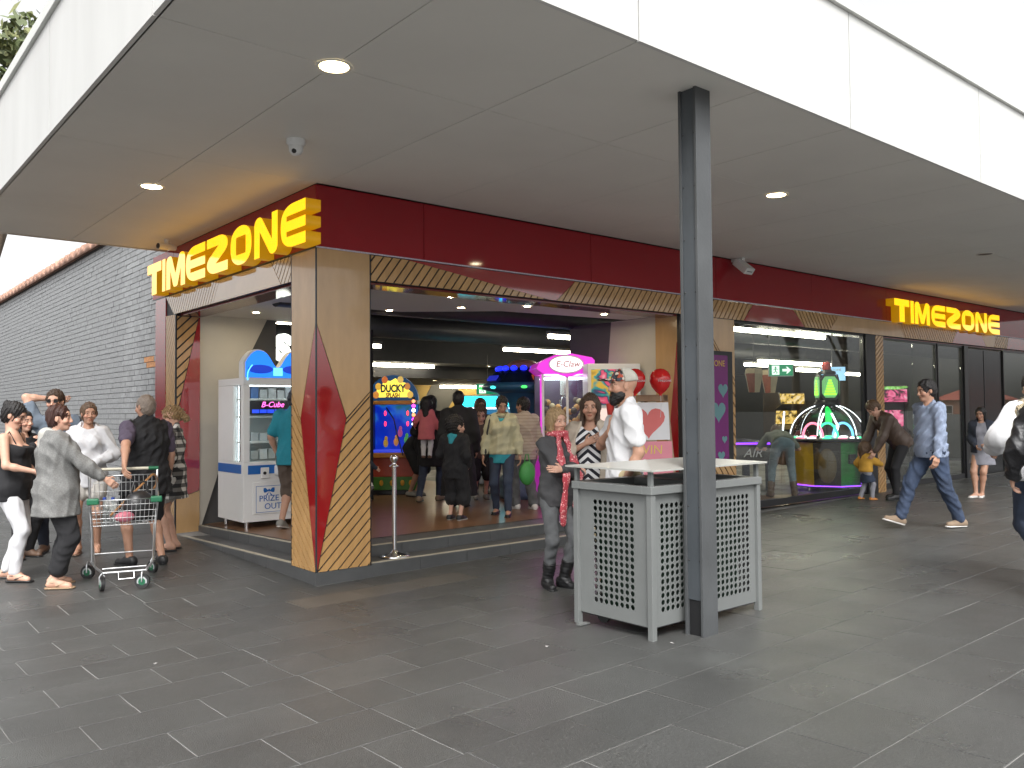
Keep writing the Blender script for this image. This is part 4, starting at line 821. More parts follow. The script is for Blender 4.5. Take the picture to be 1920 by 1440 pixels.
PW = pm('poster_white', (.62, .62, .64), .25, var=.03); PP = pm('poster_pink', (.62, .16, .22), .3, var=.03); HR = pm('heart_red', (.55, .05, .04), .3, var=.05); HP = pm('heart_pale', (.7, .6, .6), .4, var=0); GO = pm('gold_print', (.65, .42, .05), .3, var=0)
eb(-.27, .27, -.008, -.002, 1.20, 1.68, PW, 'poster'); eb(-.29, .29, -.008, -.002, .69, 1.18, PP, 'poster'); eb(-.31, .31, -.008, -.002, .5, .67, PW, 'poster')
def heart(cx_, cz_, k, m, nm, par, y0=-.009, T=None):
    pts = []
    for t in np.linspace(0, 2 * math.pi, 28, endpoint=False): pts.append((cx_ + k * 16 * math.sin(t) ** 3 / 16, cz_ + k * (13 * math.cos(t) - 5 * math.cos(2 * t) - 2 * math.cos(3 * t) - math.cos(4 * t)) / 16))
    g = G().prism(pts[::-1], YP, y0 + .001, y0, m)
    if T: g.v = [tuple(T @ Vector(p)) for p in g.v]
    return g.build(nm, par)
heart(0, 1.44, .22, HR, 'heart', ez, -.0095, Mt); heart(-.1, .90, .075, HP, 'heart', ez, -.0095, Mt); heart(.1, .90, .075, HP, 'heart', ez, -.0095, Mt); heart(0, .6, .1, HR, 'heart', ez, -.0095, Mt)
txt('WIN', .16, GO, ez, 'poster_lettering', tuple(Mt @ Vector((0, -.011, 1.07))), Mt @ FACE_MY, extrude=.001, shear=.1)
BAL = pm('balloon', (.62, .02, .02), .12, var=0, spec=.6)
for x, y, z, nm in ((4.2, -.25, 1.98, 'red balloon behind the capped man, left of the easel top'), (4.47, -.43, 1.98, 'red balloon above the right corner of the easel')):
    b = thing('balloon', nm, 'balloon', (x, y, z), R(-40), 'red balloons at the easel'); g = G(); g.lathe([(.001, .16), (.05, .152), (.1, .118), (.13, .06), (.133, .0), (.11, -.07), (.06, -.13), (.015, -.165), (.02, -.18)], (0, 0, 0), BAL, 28); g.build('skin', b)
    G().tube([(0, 0, -.17), (.01, 0, -.3), (.0, .02, -.45)], .0025, PW, 5).build('string', b); txt('TIMEZONE', .035, PW, b, 'lettering', (.03, -.137, .0), FACE_MY, extrude=.0005)
pc = thing('poster_case', 'black framed purple poster with hearts on the striped timber pier behind the steel post', 'poster', (5.62, -.002, .85))
MAGP = pm('purple_poster', (.17, .015, .15), .25, var=.06)
G().box(0, .9, -.05, -.0005, 0, 1.6, BLK).build('frame', pc, .004); G().box(.06, .78, -.053, -.0505, .06, 1.54, MAGP).build('poster', pc)
txt('TIMEZONE', .12, GO, pc, 'poster_lettering', (.42, -.0545, 1.42), FACE_MY, extrude=.001)
for x, z, k in ((.66, 1.05, .11), (.55, .75, .16), (.68, .35, .06), (.3, .5, .12), (.6, .12, .08)): heart(x, z, k, pm('heart_teal', (.12, .26, .28), .4, var=0), 'heart', pc, -.0545)

# ---------------------------------------------------------------- machines behind the shop window
dm = thing('dome_game', 'round ball drop game with lit glass dome, tower sign and green and yellow base', 'arcade machine', (10.6, .80, .13), R(-62.5)); dm.scale = (1, 1, .97)
YL = pm('game_yellow', (.66, .43, .03), .35, var=.1); GN = pm('game_green', (.03, .30, .05), .35, var=.4, scale=6); DKB = pm('game_dark', (.04, .028, .02), .3, var=.3, scale=6)
oct_ = [(.62 * math.cos(R(22.5 + 45 * i)), .62 * math.sin(R(22.5 + 45 * i))) for i in range(8)]
def octo(k0, z0, k1, z1, mats, nm):
    for i in range(8):
        a, b = oct_[i], oct_[(i + 1) % 8]; g = G(); g.add([(a[0] * k0, a[1] * k0, z0), (b[0] * k0, b[1] * k0, z0), (b[0] * k1, b[1] * k1, z1), (a[0] * k1, a[1] * k1, z1)], [(0, 1, 2, 3)], mats[i % len(mats)]); g.build(nm, dm, solid=.02)
octo(.93, .14, .97, .92, [GN, YL, DKB, YL, YL, DKB, GN, YL], 'base_panel')
g = G(); g.lathe([(.001, .1), (.5, .1), (.55, .13)], (0, 0, 0), BLK, 24); g.build('plinth', dm); PUR = em('purple_strip', (.25, .05, .9), 1.5)
for i in range(8): a, b = oct_[i], oct_[(i + 1) % 8]; G().tube([(a[0] * .98, a[1] * .98, .13), (b[0] * .98, b[1] * .98, .13)], .01, PUR, 6).build('light_strip', dm)
for i in range(4): a = R(45 + 90 * i); G().cyl((.45 * math.cos(a), .45 * math.sin(a), 0), (.45 * math.cos(a), .45 * math.sin(a), .12), .03, CHROME, 10).build('foot', dm)
G().lathe([(.001, .93), (.66, .93), (.67, .97), (.6, .99), (.001, .985)], (0, 0, 0), BLK, 32).build('table', dm)
GT = em('game_green_light', (.05, .9, .35), 1.0); GR_ = em('game_pink_light', (.95, .2, .3), 1.0); GB = em('game_blue_light', (.15, .5, .95), 1.0); GW = em('game_white_light', (.9, .95, 1), 1.4)
for i in range(12): a = 2 * math.pi * i / 12; G().ell((.52 * math.cos(a), .52 * math.sin(a), 1.0), (.08, .08, .02), (GT, GR_, GW)[i % 3], 10, 6).build('lamp', dm)
for j, (ox, m) in enumerate(((-.25, GR_), (.0, GT), (.26, GB))): G().tube([(ox + .17 * math.cos(t), -.1 + .1 * j, 1.0 + .27 * math.sin(t)) for t in np.linspace(0, math.pi, 12)], .022, m, 8).build('lit_arch', dm)
for k in (-.1, .12): G().tube([(k, 0, 1.0), (k * 1.5, .05, 1.2), (k * .6, .0, 1.45)], .018, GW, 8).build('lit_spiral', dm)
g = G(); g.lathe([(.61 * math.cos(t), .99 + .58 * math.sin(t)) for t in np.linspace(0, 1.35, 9)], (0, 0, 0), glassmat('dome_glass', (.97, .97, .97), .5), 32); g.build('dome', dm)
for i in range(6):
    a = 2 * math.pi * i / 6 + .3; G().tube([(.645 * math.cos(t) * math.cos(a), .645 * math.cos(t) * math.sin(a), .99 + .61 * math.sin(t)) for t in np.linspace(0, 1.4, 10)], .022, BLK, 6).build('dome_rib', dm); G().tube([(.67 * math.cos(t) * math.cos(a), .67 * math.cos(t) * math.sin(a), .99 + .635 * math.sin(t)) for t in np.linspace(.1, 1.25, 9)], .009, GW, 6).build('rib_light', dm)
G().lathe([(.2, 1.58), (.24, 1.62), (.2, 1.68), (.19, 1.7)], (0, 0, 0), BLK, 20).build('collar', dm)
LG = em('tower_face', (.25, .8, .03), 1.0); 
for i in range(4):
    Mq = Matrix.Rotation(R(90 * i + 20), 3, 'Z'); pts = [(-.1, 1.7), (.1, 1.7), (.17, 1.8), (.17, 2.08), (.1, 2.18), (-.1, 2.18), (-.17, 2.08), (-.17, 1.8)]
    for k, m, nm, y in ((1, BLK, 'tower_frame', .17), (.82, em('tower_back', (.12, .35, .12), .45), 'tower_face', .185)):
        g = G().prism([(x * k, 1.94 + (z - 1.94) * k) for x, z in pts], YP, -y + .02, -y, m); g.v = [tuple(Mq @ Vector(p)) for p in g.v]; g.build(nm, dm)
    g = G()
    for q_ in range(6): g.prism([(-.11 + q_ * .016, 1.79 + q_ * .05), (.11 - q_ * .016, 1.79 + q_ * .05), (.105 - q_ * .016, 1.83 + q_ * .05), (-.105 + q_ * .016, 1.83 + q_ * .05)], YP, -.187, -.19, LG)
    g.v = [tuple(Mq @ Vector(p)) for p in g.v]; g.build('tower_motif', dm)
G().lathe([(.17, 2.19), (.15, 2.24), (.06, 2.26), (.07, 2.34), (.05, 2.36), (.001, 2.37)], (0, 0, 0), BLK, 18).build('tower_cap', dm); G().lathe([(.075, 2.27), (.085, 2.36), (.06, 2.41), (.001, 2.42)], (0, 0, 0), HR, 16).build('beacon', dm)
g = G(); g.ell((0, -.56, .5), (.16, .03, .32), pm('oval_frame', (.16, .11, .05), .3, var=.3), 20, 10); g.build('oval_picture', dm); G().obox((.41, -.41, .62), .14, .04, .17, Matrix.Rotation(R(45), 3, 'Z'), BLK).build('coin_slot', dm)

ah = thing('air_hockey_table', 'dark games table with violet edge light and AIR lettering behind the window', 'arcade machine', (9.34, 1.6, .13), R(-40))
G().box(-.65, .5, 0, 1.9, .55, .86, DKB).build('table_body', ah, .02); G().box(-.67, .52, -.02, 1.92, .861, .89, em('violet_strip', (.25, .04, .9), 1.2)).build('edge_light', ah); G().box(-.63, .48, .02, 1.88, .891, .9, pm('table_top', (.05, .05, .12), .2, var=0)).build('play_surface', ah)
for x in (-.5, .35):
    for y in (.15, 1.7): G().box(x, x + .12, y, y + .12, 0, .549, pm('table_leg', (.05, .06, .09), .5, var=0)).build('leg', ah)
txt('AIR', .22, PLAST, ah, 'lettering', (.05, -.004, .7), FACE_MY, extrude=.002, shear=.3)
G().tube([(.62 + .05 * math.sin(t), .1, 1.0 + .45 * t) for t in np.linspace(0, 1, 8)], .014, GW, 6).build('lit_tube', ah)
for x, y, lab in ((8.55, .96, 'hanging lantern box printed red and cream, nearest the striped pier'), (9.28, 1.13, 'smaller red and cream lantern box hanging beside the bending person')):
    t = thing('lantern_box', lab, 'hanging sign', (x, y, 2.12), R(-20), 'printed lantern boxes'); t.scale = (.8, .8, .85); hx = [(.2 * math.cos(R(60 * i)), .2 * math.sin(R(60 * i))) for i in range(6)]
    g = G()
    for i in range(6):
        a, b = hx[i], hx[(i + 1) % 6]; g.add([(a[0] * .6, a[1] * .6, -.25), (b[0] * .6, b[1] * .6, -.25), (*b, .12), (*a, .12)], [(0, 1, 2, 3)], pm('lantern_red', (.35, .10, .05), .5, var=.3, scale=9) if i % 2 else pm('lantern_cream', (.45, .36, .22), .5, var=.15)); g.add([(*a, .12), (*b, .12), (b[0] * .9, b[1] * .9, .22), (a[0] * .9, a[1] * .9, .22)], [(0, 1, 2, 3)], MATS['lantern_cream'])
    g.build('shade', t); G().cyl((0, 0, .2), (0, 0, 1.0), .006, BLK, 6).build('cord', t)
sg_ = thing('screen', 'pale blue advertising screen on a bracket beyond the dome game', 'screen', (13.0, 2.0, 2.36), R(-40)); G().box(-.27, .27, 0, .05, -.16, .16, BLK).build('bezel', sg_, .006); G().box(-.255, .255, -.004, -.001, -.145, .145, em('screen_blue', (.35, .62, .9), .45)).build('display', sg_); txt('TIMEZONE', .07, GO, sg_, 'lettering', (.0, -.006, .08), FACE_MY, extrude=.001); G().cyl((0, .03, .16), (0, .03, 1.3), .02, BLK, 8).build('bracket', sg_)
gp = thing('light_column', 'tall green glowing light column under the blue screen', 'light', (12.6, 1.9, .13)); G().cyl((0, 0, 0), (0, 0, 1.2), .06, DKB, 16).build('base', gp); G().cyl((0, 0, 1.2), (0, 0, 2.2), .065, em('green_column', (.02, .75, .12), .6), 16).build('tube', gp); G().cyl((0, 0, 2.2), (0, 0, 2.3), .08, BLK, 16).build('cap', gp)
for i, (x, y, hh_, c_, lab) in enumerate(((13.2, .9, 1.9, (.8, .1, .25), 'arcade cabinet with pink glowing top behind the second window'), (14.6, 1.5, 2.0, (.25, .6, .1), 'arcade cabinet with green glowing top behind the second window'), (15.0, 4.2, 1.9, (.8, .5, .1), 'arcade cabinet with amber screen deep behind the second window'), (11.2, 4.4, 1.8, (.8, .1, .05), 'arcade cabinet with red lit panel beyond the dome game'), (12.4, 6.0, 1.9, (.1, .2, .8), 'arcade cabinet with blue screen near the rear of the hall'), (9.6, 5.4, 1.8, (.7, .3, .1), 'arcade cabinet with orange screen beyond the games table'), (9.0, 7.6, 1.9, (.1, .5, .6), 'arcade cabinet with teal screen by the yellow rear wall'))):
    t = thing('arcade_cabinet', lab, 'arcade machine', (x, y, fz(x, y)), R(-40 + 15 * (i % 3 - 1)), 'upright cabinets in the hall'); pr_ = [(-.1, 0), (.75, 0), (.75, hh_), (.05, hh_), (-.02, hh_ - .3), (.2, hh_ - .4), (.25, 1.1), (-.12, .95)]
    for s_ in (-.36, .33): G().prism(pr_, lambda a, b, c: (c, a, b), s_, s_ + .03, DKB).build('side_panel', t)
    G().box(-.329, .329, .3, .74, .0, hh_ - .02, BLK).build('body', t); G().box(-.329, .329, -.08, .3, 0, .95, DKB).build('front_panel', t); G().box(-.3, .3, .27, .299, 1.12, hh_ - .45, scrmat('cab_screen%d' % i, c_, .5)).build('screen', t); G().box(-.329, .329, -.01, .3, hh_ - .28, hh_ - .03, scrmat('cab_top%d' % i, c_, .5)).build('marquee', t); G().obox((0, .08, 1.03), .64, .34, .03, Matrix.Rotation(R(18), 3, 'X'), BLK).build('control_panel', t)
for x in (9.6, 14.2): thing('', 'yellow painted square column rising to the ceiling %s' % ('beyond the games table' if x < 10 else 'behind the second window'), 'column', group='yellow columns', obj=G().box(x, x + .3, 5.9, 6.2, .12, 3.2, YEL).build('column'))

# ---------------------------------------------------------------- carried things
g = G(); g.ell((0, 0, .0), (.13, .08, .16), pm('green_bag', (.05, .26, .06), .55, var=.1), 14, 10); g.tube([(-.05, 0, .13), (-.02, 0, .25), (.02, 0, .25), (.05, 0, .13)], .008, MATS['green_bag'], 6); thing('', 'green plastic carrier bag hanging from the cream jacket woman\'s hand', 'bag', obj=g.build('carrier_bag', loc=(3.66, 1.18, .80)))
g = G(); g.lathe([(.001, -.05), (.024, -.05), (.034, .04), (.036, .042), (.001, .045)], (0, 0, 0), HR, 16); thing('', 'small red drink cup in the capped man\'s raised hand', 'cup', obj=g.build('cup', loc=(1.365, -2.50, 1.635)))
g = G(); g.obox((0, 0, 0), .13, .09, .09, Matrix.Rotation(R(40), 3, 'Z'), BLK); g.cyl((0, 0, 0), (.06, .08, 0), .035, BLK, 14); thing('', 'black camera held up in front of the dark haired person in black', 'camera', obj=g.build('camera_body', bevel=.008, loc=(-1.63, 3.16, 1.41)))
# ---------------------------------------------------------------- people: implicit bodies turned into meshes
F32 = np.float32
class SD:
    def __init__(s, lo, hi, h):
        s.lo = np.array(lo, F32); s.h = h; s.n = np.maximum(np.ceil((np.array(hi) - s.lo) / h).astype(int) + 1, 4)
        s.ax = [s.lo[i] + h * np.arange(s.n[i], dtype=F32) for i in range(3)]; s.D = np.full(s.n, .3, F32)
    def blk(s, lo, hi):
        sl = []
        for i in range(3):
            a = int(max(0, math.floor((lo[i] - s.lo[i]) / s.h))); b = int(min(s.n[i], math.ceil((hi[i] - s.lo[i]) / s.h) + 1))
            if b <= a: return None
            sl.append(slice(a, b))
        return tuple(sl)
    def pts(s, sl): return np.meshgrid(s.ax[0][sl[0]], s.ax[1][sl[1]], s.ax[2][sl[2]], indexing='ij', sparse=True)
    def _mix(s, sl, d, k, sub=False):
        o = s.D[sl]
        if sub:
            hh = np.maximum(k - np.abs(-d - o), 0) / k if k > 0 else 0; s.D[sl] = np.maximum(o, -d) + hh * hh * k * .25
        else:
            hh = np.maximum(k - np.abs(d - o), 0) / k if k > 0 else 0; s.D[sl] = np.minimum(o, d) - hh * hh * k * .25
    def cap(s, a, b, ra, rb, k=.03, flat=None, sub=False):
        a = np.array(a, F32); b = np.array(b, F32); m = max(ra, rb) + max(k, .02) + .03
        sl = s.blk(np.minimum(a, b) - m, np.maximum(a, b) + m)
        if sl is None: return s
        x, y, z = s.pts(sl); ba = b - a; L2 = float(ba @ ba) + 1e-9
        px, py, pz = x - a[0], y - a[1], z - a[2]; t = np.clip((px * ba[0] + py * ba[1] + pz * ba[2]) / L2, 0, 1)
        qx, qy, qz = px - t * ba[0], py - t * ba[1], pz - t * ba[2]
        if flat is not None:
            ax, f = flat; dt = (qx * ax[0] + qy * ax[1] + qz * ax[2]) * (f - 1); qx, qy, qz = qx + dt * ax[0], qy + dt * ax[1], qz + dt * ax[2]
        d = np.sqrt(qx * qx + qy * qy + qz * qz) - (ra + (rb - ra) * t)
        if flat is not None: d = d / max(1, flat[1] * .8)
        s._mix(sl, d, k, sub); return s
    def ell(s, c, r, A=None, k=.03, sub=False):
        c = np.array(c, F32); r = np.array(r, F32); m = float(r.max()) + max(k, .02) + .02
        sl = s.blk(c - m, c + m)
        if sl is None: return s
        x, y, z = s.pts(sl); p = [x - c[0], y - c[1], z - c[2]]
        if A is not None: p = [p[0] * float(A[0][i]) + p[1] * float(A[1][i]) + p[2] * float(A[2][i]) for i in range(3)]
        k0 = np.sqrt(sum((p[i] / r[i]) ** 2 for i in range(3))); k1 = np.sqrt(sum((p[i] / r[i] ** 2) ** 2 for i in range(3))) + 1e-6
        s._mix(sl, k0 * (k0 - 1) / k1, k, sub); return s
    def cut(s, c, n):                              # remove the side the normal points to
        x, y, z = s.pts((slice(None),) * 3); d = (x - c[0]) * float(n[0]) + (y - c[1]) * float(n[1]) + (z - c[2]) * float(n[2])
        s.D = np.maximum(s.D, d.astype(F32)); return s
    def fold(s, amp, wl, seed, st=(1, 1, 1)):
        rs = np.random.RandomState(seed); x, y, z = s.pts((slice(None),) * 3); tot = 0
        for i in range(4):
            kx, ky, kz = rs.normal(size=3) * np.array(st) * (6.28 / wl) * .6; jx, jy, jz = rs.normal(size=3) * 7
            tot = tot + 1.1 - 2 * np.abs(np.sin(.5 * (kx * x + ky * y + kz * z) + rs.rand() * 6 + .9 * np.sin(jx * x + jy * y + jz * z))) ** .8
        s.D = (s.D - amp * .42 * tot).astype(F32); return s
    def mesh(s):
        D = s.D; D = np.pad(D, 1, constant_values=.3); S = D < 0
        if not S.any(): return np.zeros((0, 3)), []
        cnt = np.zeros(np.array(D.shape) - 1, np.int8); offs = [(i, j, k) for i in (0, 1) for j in (0, 1) for k in (0, 1)]; nx, ny, nz = cnt.shape
        for i, j, k in offs: cnt += S[i:i + nx, j:j + ny, k:k + nz]
        act = np.argwhere((cnt > 0) & (cnt < 8)); V = {}
        val = np.stack([D[act[:, 0] + i, act[:, 1] + j, act[:, 2] + k] for i, j, k in offs], 1)
        P = np.zeros((len(act), 3)); W = np.zeros(len(act))
        for a in range(8):
            for b in range(a + 1, 8):
                df = np.array(offs[b]) - np.array(offs[a])
                if np.abs(df).sum() != 1: continue
                m = (val[:, a] < 0) != (val[:, b] < 0); t = val[:, a] / (val[:, a] - val[:, b] + 1e-12)
                P += np.where(m[:, None], np.array(offs[a]) + t[:, None] * df, 0); W += m
        P = P / W[:, None] + act; vid = np.full(cnt.shape, -1, np.int64); vid[tuple(act.T)] = np.arange(len(act)); F = []
        for ax in range(3):
            o1, o2 = [(1, 2), (2, 0), (0, 1)][ax]
            a = [slice(1, -1)] * 3; b = [slice(1, -1)] * 3; a[ax] = slice(0, -1); b[ax] = slice(1, None)
            A_, B_ = S[tuple(a)], S[tuple(b)]
            idx = np.argwhere(A_ != B_); 
            if not len(idx): continue
            inside = A_[tuple(idx.T)]; idx = idx + 1; idx[:, ax] -= 1
            def at(d1, d2): q_ = idx.copy(); q_[:, o1] -= d1; q_[:, o2] -= d2; return vid[tuple(q_.T)]
            qd = np.stack([at(1, 1), at(0, 1), at(0, 0), at(1, 0)], 1); qd[~inside] = qd[~inside][:, ::-1]
            F.append(qd[(qd >= 0).all(1)])
        return (P - 1) * s.h + s.lo, np.concatenate(F)
def join(parts):
    vs, fs, n = [], [], 0
    for v, f in parts:
        if len(v) == 0: continue
        vs.append(v); fs.append(np.asarray(f) + n); n += len(v)
    return np.concatenate(vs), np.concatenate(fs)
def npmesh(name, V, Fq, mat, parent=None, col=None):
    me = bpy.data.meshes.new(name); me.vertices.add(len(V)); me.vertices.foreach_set('co', np.asarray(V, F32).ravel())
    nf = len(Fq); me.loops.add(nf * 4); me.polygons.add(nf); me.loops.foreach_set('vertex_index', np.asarray(Fq, np.int32).ravel())
    me.polygons.foreach_set('loop_start', np.arange(0, nf * 4, 4, dtype=np.int32)); me.polygons.foreach_set('use_smooth', np.ones(nf, bool))
    me.update(calc_edges=True); me.materials.append(mat)
    if col is not None:
        at = me.color_attributes.new('tint', 'FLOAT_COLOR', 'POINT'); at.data.foreach_set('color', np.c_[col, np.ones(len(col))].astype(F32).ravel())
    o = bpy.data.objects.new(name, me); C.objects.link(o)
    if parent: o.parent = parent
    return o

def skin_mat(nm, col):
    m = pm('skin_' + nm, col, .5, var=.06, scale=25, spec=.35)
    N, L_, b = nodes(m)
    if not any(n.type == 'VERTEX_COLOR' for n in N):
        vc = N.new('ShaderNodeVertexColor'); vc.layer_name = 'tint'; mx = N.new('ShaderNodeVectorMath'); mx.operation = 'MULTIPLY'
        src = b.inputs['Base Color'].links[0].from_socket; L_.new(src, mx.inputs[0]); L_.new(vc.outputs[0], mx.inputs[1]); L_.new(mx.outputs[0], b.inputs['Base Color'])
        b.inputs['Subsurface Weight'].default_value = .05; b.inputs['Subsurface Radius'].default_value = (.02, .008, .004)
    return m
SKINS = {'fair': skin_mat('fair', (.56, .33, .24)), 'tan': skin_mat('tan', (.42, .235, .16)), 'olive': skin_mat('olive', (.36, .205, .14)), 'brown': skin_mat('brown', (.27, .15, .10))}
def hair_mat(nm, col): return pm('hair_' + nm, col, .42, var=.35, scale=60, stretch=(3, 3, .4), bump=.5, bscale=160, spec=.4)
HAIRS = {'black': hair_mat('black', (.012, .010, .010)), 'brown': hair_mat('brown', (.055, .032, .02)), 'auburn': hair_mat('auburn', (.045, .018, .014)), 'blonde': hair_mat('blonde', (.30, .20, .10)), 'grey': hair_mat('grey', (.20, .16, .13)), 'mid': hair_mat('mid', (.10, .06, .035))}
def cloth(nm, col, rough=.85, var=.1, scale=14, bump=.25, bscale=420, **k): return pm('cloth_' + nm, col, rough, var=var, scale=scale, bump=bump, bscale=bscale, **k)

def nrm(v): v = np.array(v, float); return v / (np.linalg.norm(v) + 1e-9)
def rotm(axis, a): return np.array(Matrix.Rotation(a, 3, Vector(axis)))
def ik(a, c, l1, l2, pole):
    a, c = np.array(a, float), np.array(c, float); d = c - a; L_ = np.linalg.norm(d); m = (l1 + l2) * .995
    if L_ > m: c = a + d / L_ * m; d = c - a; L_ = m
    u = d / L_; x = (l1 * l1 - l2 * l2 + L_ * L_) / (2 * L_); h = math.sqrt(max(l1 * l1 - x * x, 0)); p = np.array(pole, float); p = p - u * (p @ u)
    return a + u * x + nrm(p) * h, c

def person(label, loc, theta, H=1.7, female=False, fat=1.0, skin='fair', hair='brown', hairstyle='short', top=None, legs=None, skirt=None, shoes=None,
           lean=0, side=0, twist=0, hyaw=0, hpitch=0, hroll=0, feet=None, hands=None, elbows=None, knees=None, drop=0, hipshift=(0, 0), lod=1, curl=(.6, .6), hdir=(None, None),
           gaze=True, beard=None, group=None, extra=None, child=False, bust=1.0, palm=(None, None), stubble=0):
    s = H / 1.75; h = .0105 * (1 if lod == 1 else 1.5); hh = .0042 if lod == 1 else .0075; hf = .0048 if lod == 1 else .008
    hs_ = 1.0 if not child else 1.25 / max(s, .5) * (.9 if s > .6 else .78)    # head scale of a child
    Z = np.array([0, 0, 1.]); hs_ = hs_ if child else 1.0
    # ---- skeleton, local frame: forward +Y, right +X
    P = np.array([hipshift[0], hipshift[1], .93 - drop]) * s
    U = rotm((1, 0, 0), -lean) @ rotm((0, 1, 0), side) @ Z
    Rt = rotm((0, 0, 1), twist) @ np.array([1., 0, 0]); Rt = nrm(Rt - U * (Rt @ U)); Fw = np.cross(U, Rt)
    sw = (.158 if female else .185) * (1 + .25 * (fat - 1)); hw = .092
    Nk = P + U * .535 * s; Ch = P + U * .36 * s; Be = P + U * .15 * s
    sh = [Nk - U * .055 * s + Rt * sg * sw * s for sg in (-1, 1)]
    hip = [P + np.array([sg * hw * s, 0, -.03 * s]) for sg in (-1, 1)]
    feet = feet or [(-.1, 0, 0, 6), (.1, 0, 0, -6)]
    ank = []; toe = []; knee = []
    for i in (0, 1):
        fx_, fy_, fzz, ty = feet[i][:4]; pitch = feet[i][4] if len(feet[i]) > 4 else 0
        fd = np.array([-math.sin(R(ty)) * math.cos(R(pitch)), math.cos(R(ty)) * math.cos(R(pitch)), math.sin(R(pitch))])
        a = np.array([fx_, fy_, fzz]) * s + np.array([0, 0, .075 * s]); k_, a = ik(hip[i], a, .435 * s, .43 * s, (knees[i] if knees else fd + np.array([0, 0, .1])))
        ank.append(a); knee.append(k_); toe.append(fd)
    hands = hands or [None, None]; elb = []; wr = []; eh = elbows or [None, None]
    for i in (0, 1):
        sg = (-1, 1)[i]
        tgt = sh[i] + np.array([sg * .07, .04, -.53]) * s if hands[i] is None else np.array(hands[i], float) * s
        pole = (np.array([sg * .5, -1, 0]) if eh[i] is None else np.array(eh[i], float))
        e, t = ik(sh[i], tgt, .29 * s, .255 * s, pole); elb.append(e); wr.append(t)
    Rh = rotm(U, hyaw) @ Rt; Fh0 = np.cross(U, Rh); Uh = nrm(U * .75 + Z * .25); Uh = rotm(Rh, -hpitch) @ Uh; Fh = rotm(Rh, -hpitch) @ nrm(Fh0 - 0)
    if hroll: Uh = rotm(Fh, hroll) @ Uh; Rh = rotm(Fh, hroll) @ Rh
    Fh = nrm(Fh - Uh * (Fh @ Uh)); Rh = np.cross(Fh, Uh); HB = np.stack([Rh, Fh, Uh], 1); hsz = s * hs_
    Hc = Nk + nrm(U + Z * .3) * .165 * s * (1 if not child else 1.05) + Fh0 * .022 * s
    hp = lambda p: Hc + HB @ (np.array(p, float) * hsz)
    lo = np.min([P, Nk, *sh, *ank, *knee, *elb, *wr], 0) - .24 * s; hi = np.max([P, Nk, Hc, *sh, *ank, *knee, *elb, *wr], 0) + .24 * s; lo[2] = min(lo[2], -.03)
    TB = np.stack([Rt, Fw, U], 1); f_ = fat
    def torso(S, g, k=.05, hipk=1):
        S.ell(Ch - U * .02 * s + Fw * -.005 * s, np.array([.158 * (.92 if female else 1.02) * f_, .112 * f_, .2]) * s + g, TB, k)
        S.ell(Be + U * .02 * s + Fw * .012 * s * f_, np.array([(.132 if female else .148) * f_, .108 * f_ ** 1.3, .17]) * s + g, TB, k)
        S.ell(P, np.array([(.168 if female else .155) * f_, .122 * f_, .13]) * s * hipk + g, TB, k)
        S.cap(sh[0] + Rt * .03 * s, sh[1] - Rt * .03 * s, .058 * s + g, .058 * s + g, k)
        S.cap(Nk - U * .05 * s, Nk + U * .03 * s, .075 * s + g, .055 * s + g, k)
        if female:
            for sg in (-1, 1): S.ell(Ch + U * .0 * s + Rt * sg * .068 * s + Fw * .085 * s * f_, np.array([.06, .052, .06]) * s * bust * f_ ** .5 + g, TB, .04)
    def leg(S, i, g, t=2.0, k=.03, gk=1):
        r0, r1, r2, r3 = [q_ * s * (.85 + .15 * f_) for q_ in (.088 * f_ ** .5, .058, .054, .037)]
        a, b, c = hip[i], knee[i], ank[i]
        t1 = min(t, 1); e1 = a + (b - a) * t1; S.cap(a, e1, r0 + g, r0 + (r1 - r0) * t1 + g, k)
        if t > 1:
            t2 = t - 1; m = b + (c - b) * .3
            back = nrm(np.cross(c - b, np.cross(toe[i], c - b)) + 1e-6) * -.012 * s
            if t2 > .3: S.cap(b, m + back, r1 + g, r2 + g, k); S.cap(m + back, b + (c - b) * t2, r2 + g, r2 + (r3 - r2) * (t2 - .3) / .7 + g * gk, k)
            else: S.cap(b, b + (c - b) * t2, r1 + g, r1 + g, k)
    def arm(S, i, g, t=2.0, k=.025):
        r0, r1, r2, r3 = [q_ * s * (.8 + .2 * f_) * (.86 if female else 1) for q_ in (.056, .041, .040, .027)]
        a, b, c = sh[i], elb[i], wr[i]; t1 = min(t, 1); S.cap(a, a + (b - a) * t1, r0 + g, r0 + (r1 - r0) * t1 + g, k)
        if t > 1:
            t2 = t - 1; m = b + (c - b) * min(.3, t2); S.cap(b, m, r1 + g, r2 + g, k)
            if t2 > .3: S.cap(m, b + (c - b) * t2, r2 + g, r2 + (r3 - r2) * (t2 - .3) / .7 + g, k)
    # ---- body
    S = SD(lo, hi, h); torso(S, -.018 if top else -.004)
    for i in (0, 1):
        leg(S, i, (-.014 if legs.get('length', 2) > 1.5 else -.004) if legs else 0); arm(S, i, -.002)
        hl = ank[i] - Z * .03 * s - toe[i] * .035 * s; tp = ank[i] + toe[i] * .135 * s - Z * (.05 * s - 0)
        kf = 1 if (not shoes or shoes.get('kind') in ('sandal', 'flat')) else .7; tp = tp if kf == 1 else ank[i] + toe[i] * .10 * s - Z * .045 * s
        S.cap(hl, tp, .034 * s * kf, .024 * s * kf, .03 * kf); S.cap(ank[i], tp, .035 * s * kf, .022 * s * kf, .03 * kf)
    S.cap(Nk - U * .03 * s, Hc + HB @ (np.array([0, -.03, -.06]) * hsz), .056 * s * (.86 if female else 1), .052 * s * (.86 if female else 1), .03)
    parts = [S.mesh()]
    # ---- head
    S = SD(Hc - .2 * hsz, Hc + .2 * hsz, hh)
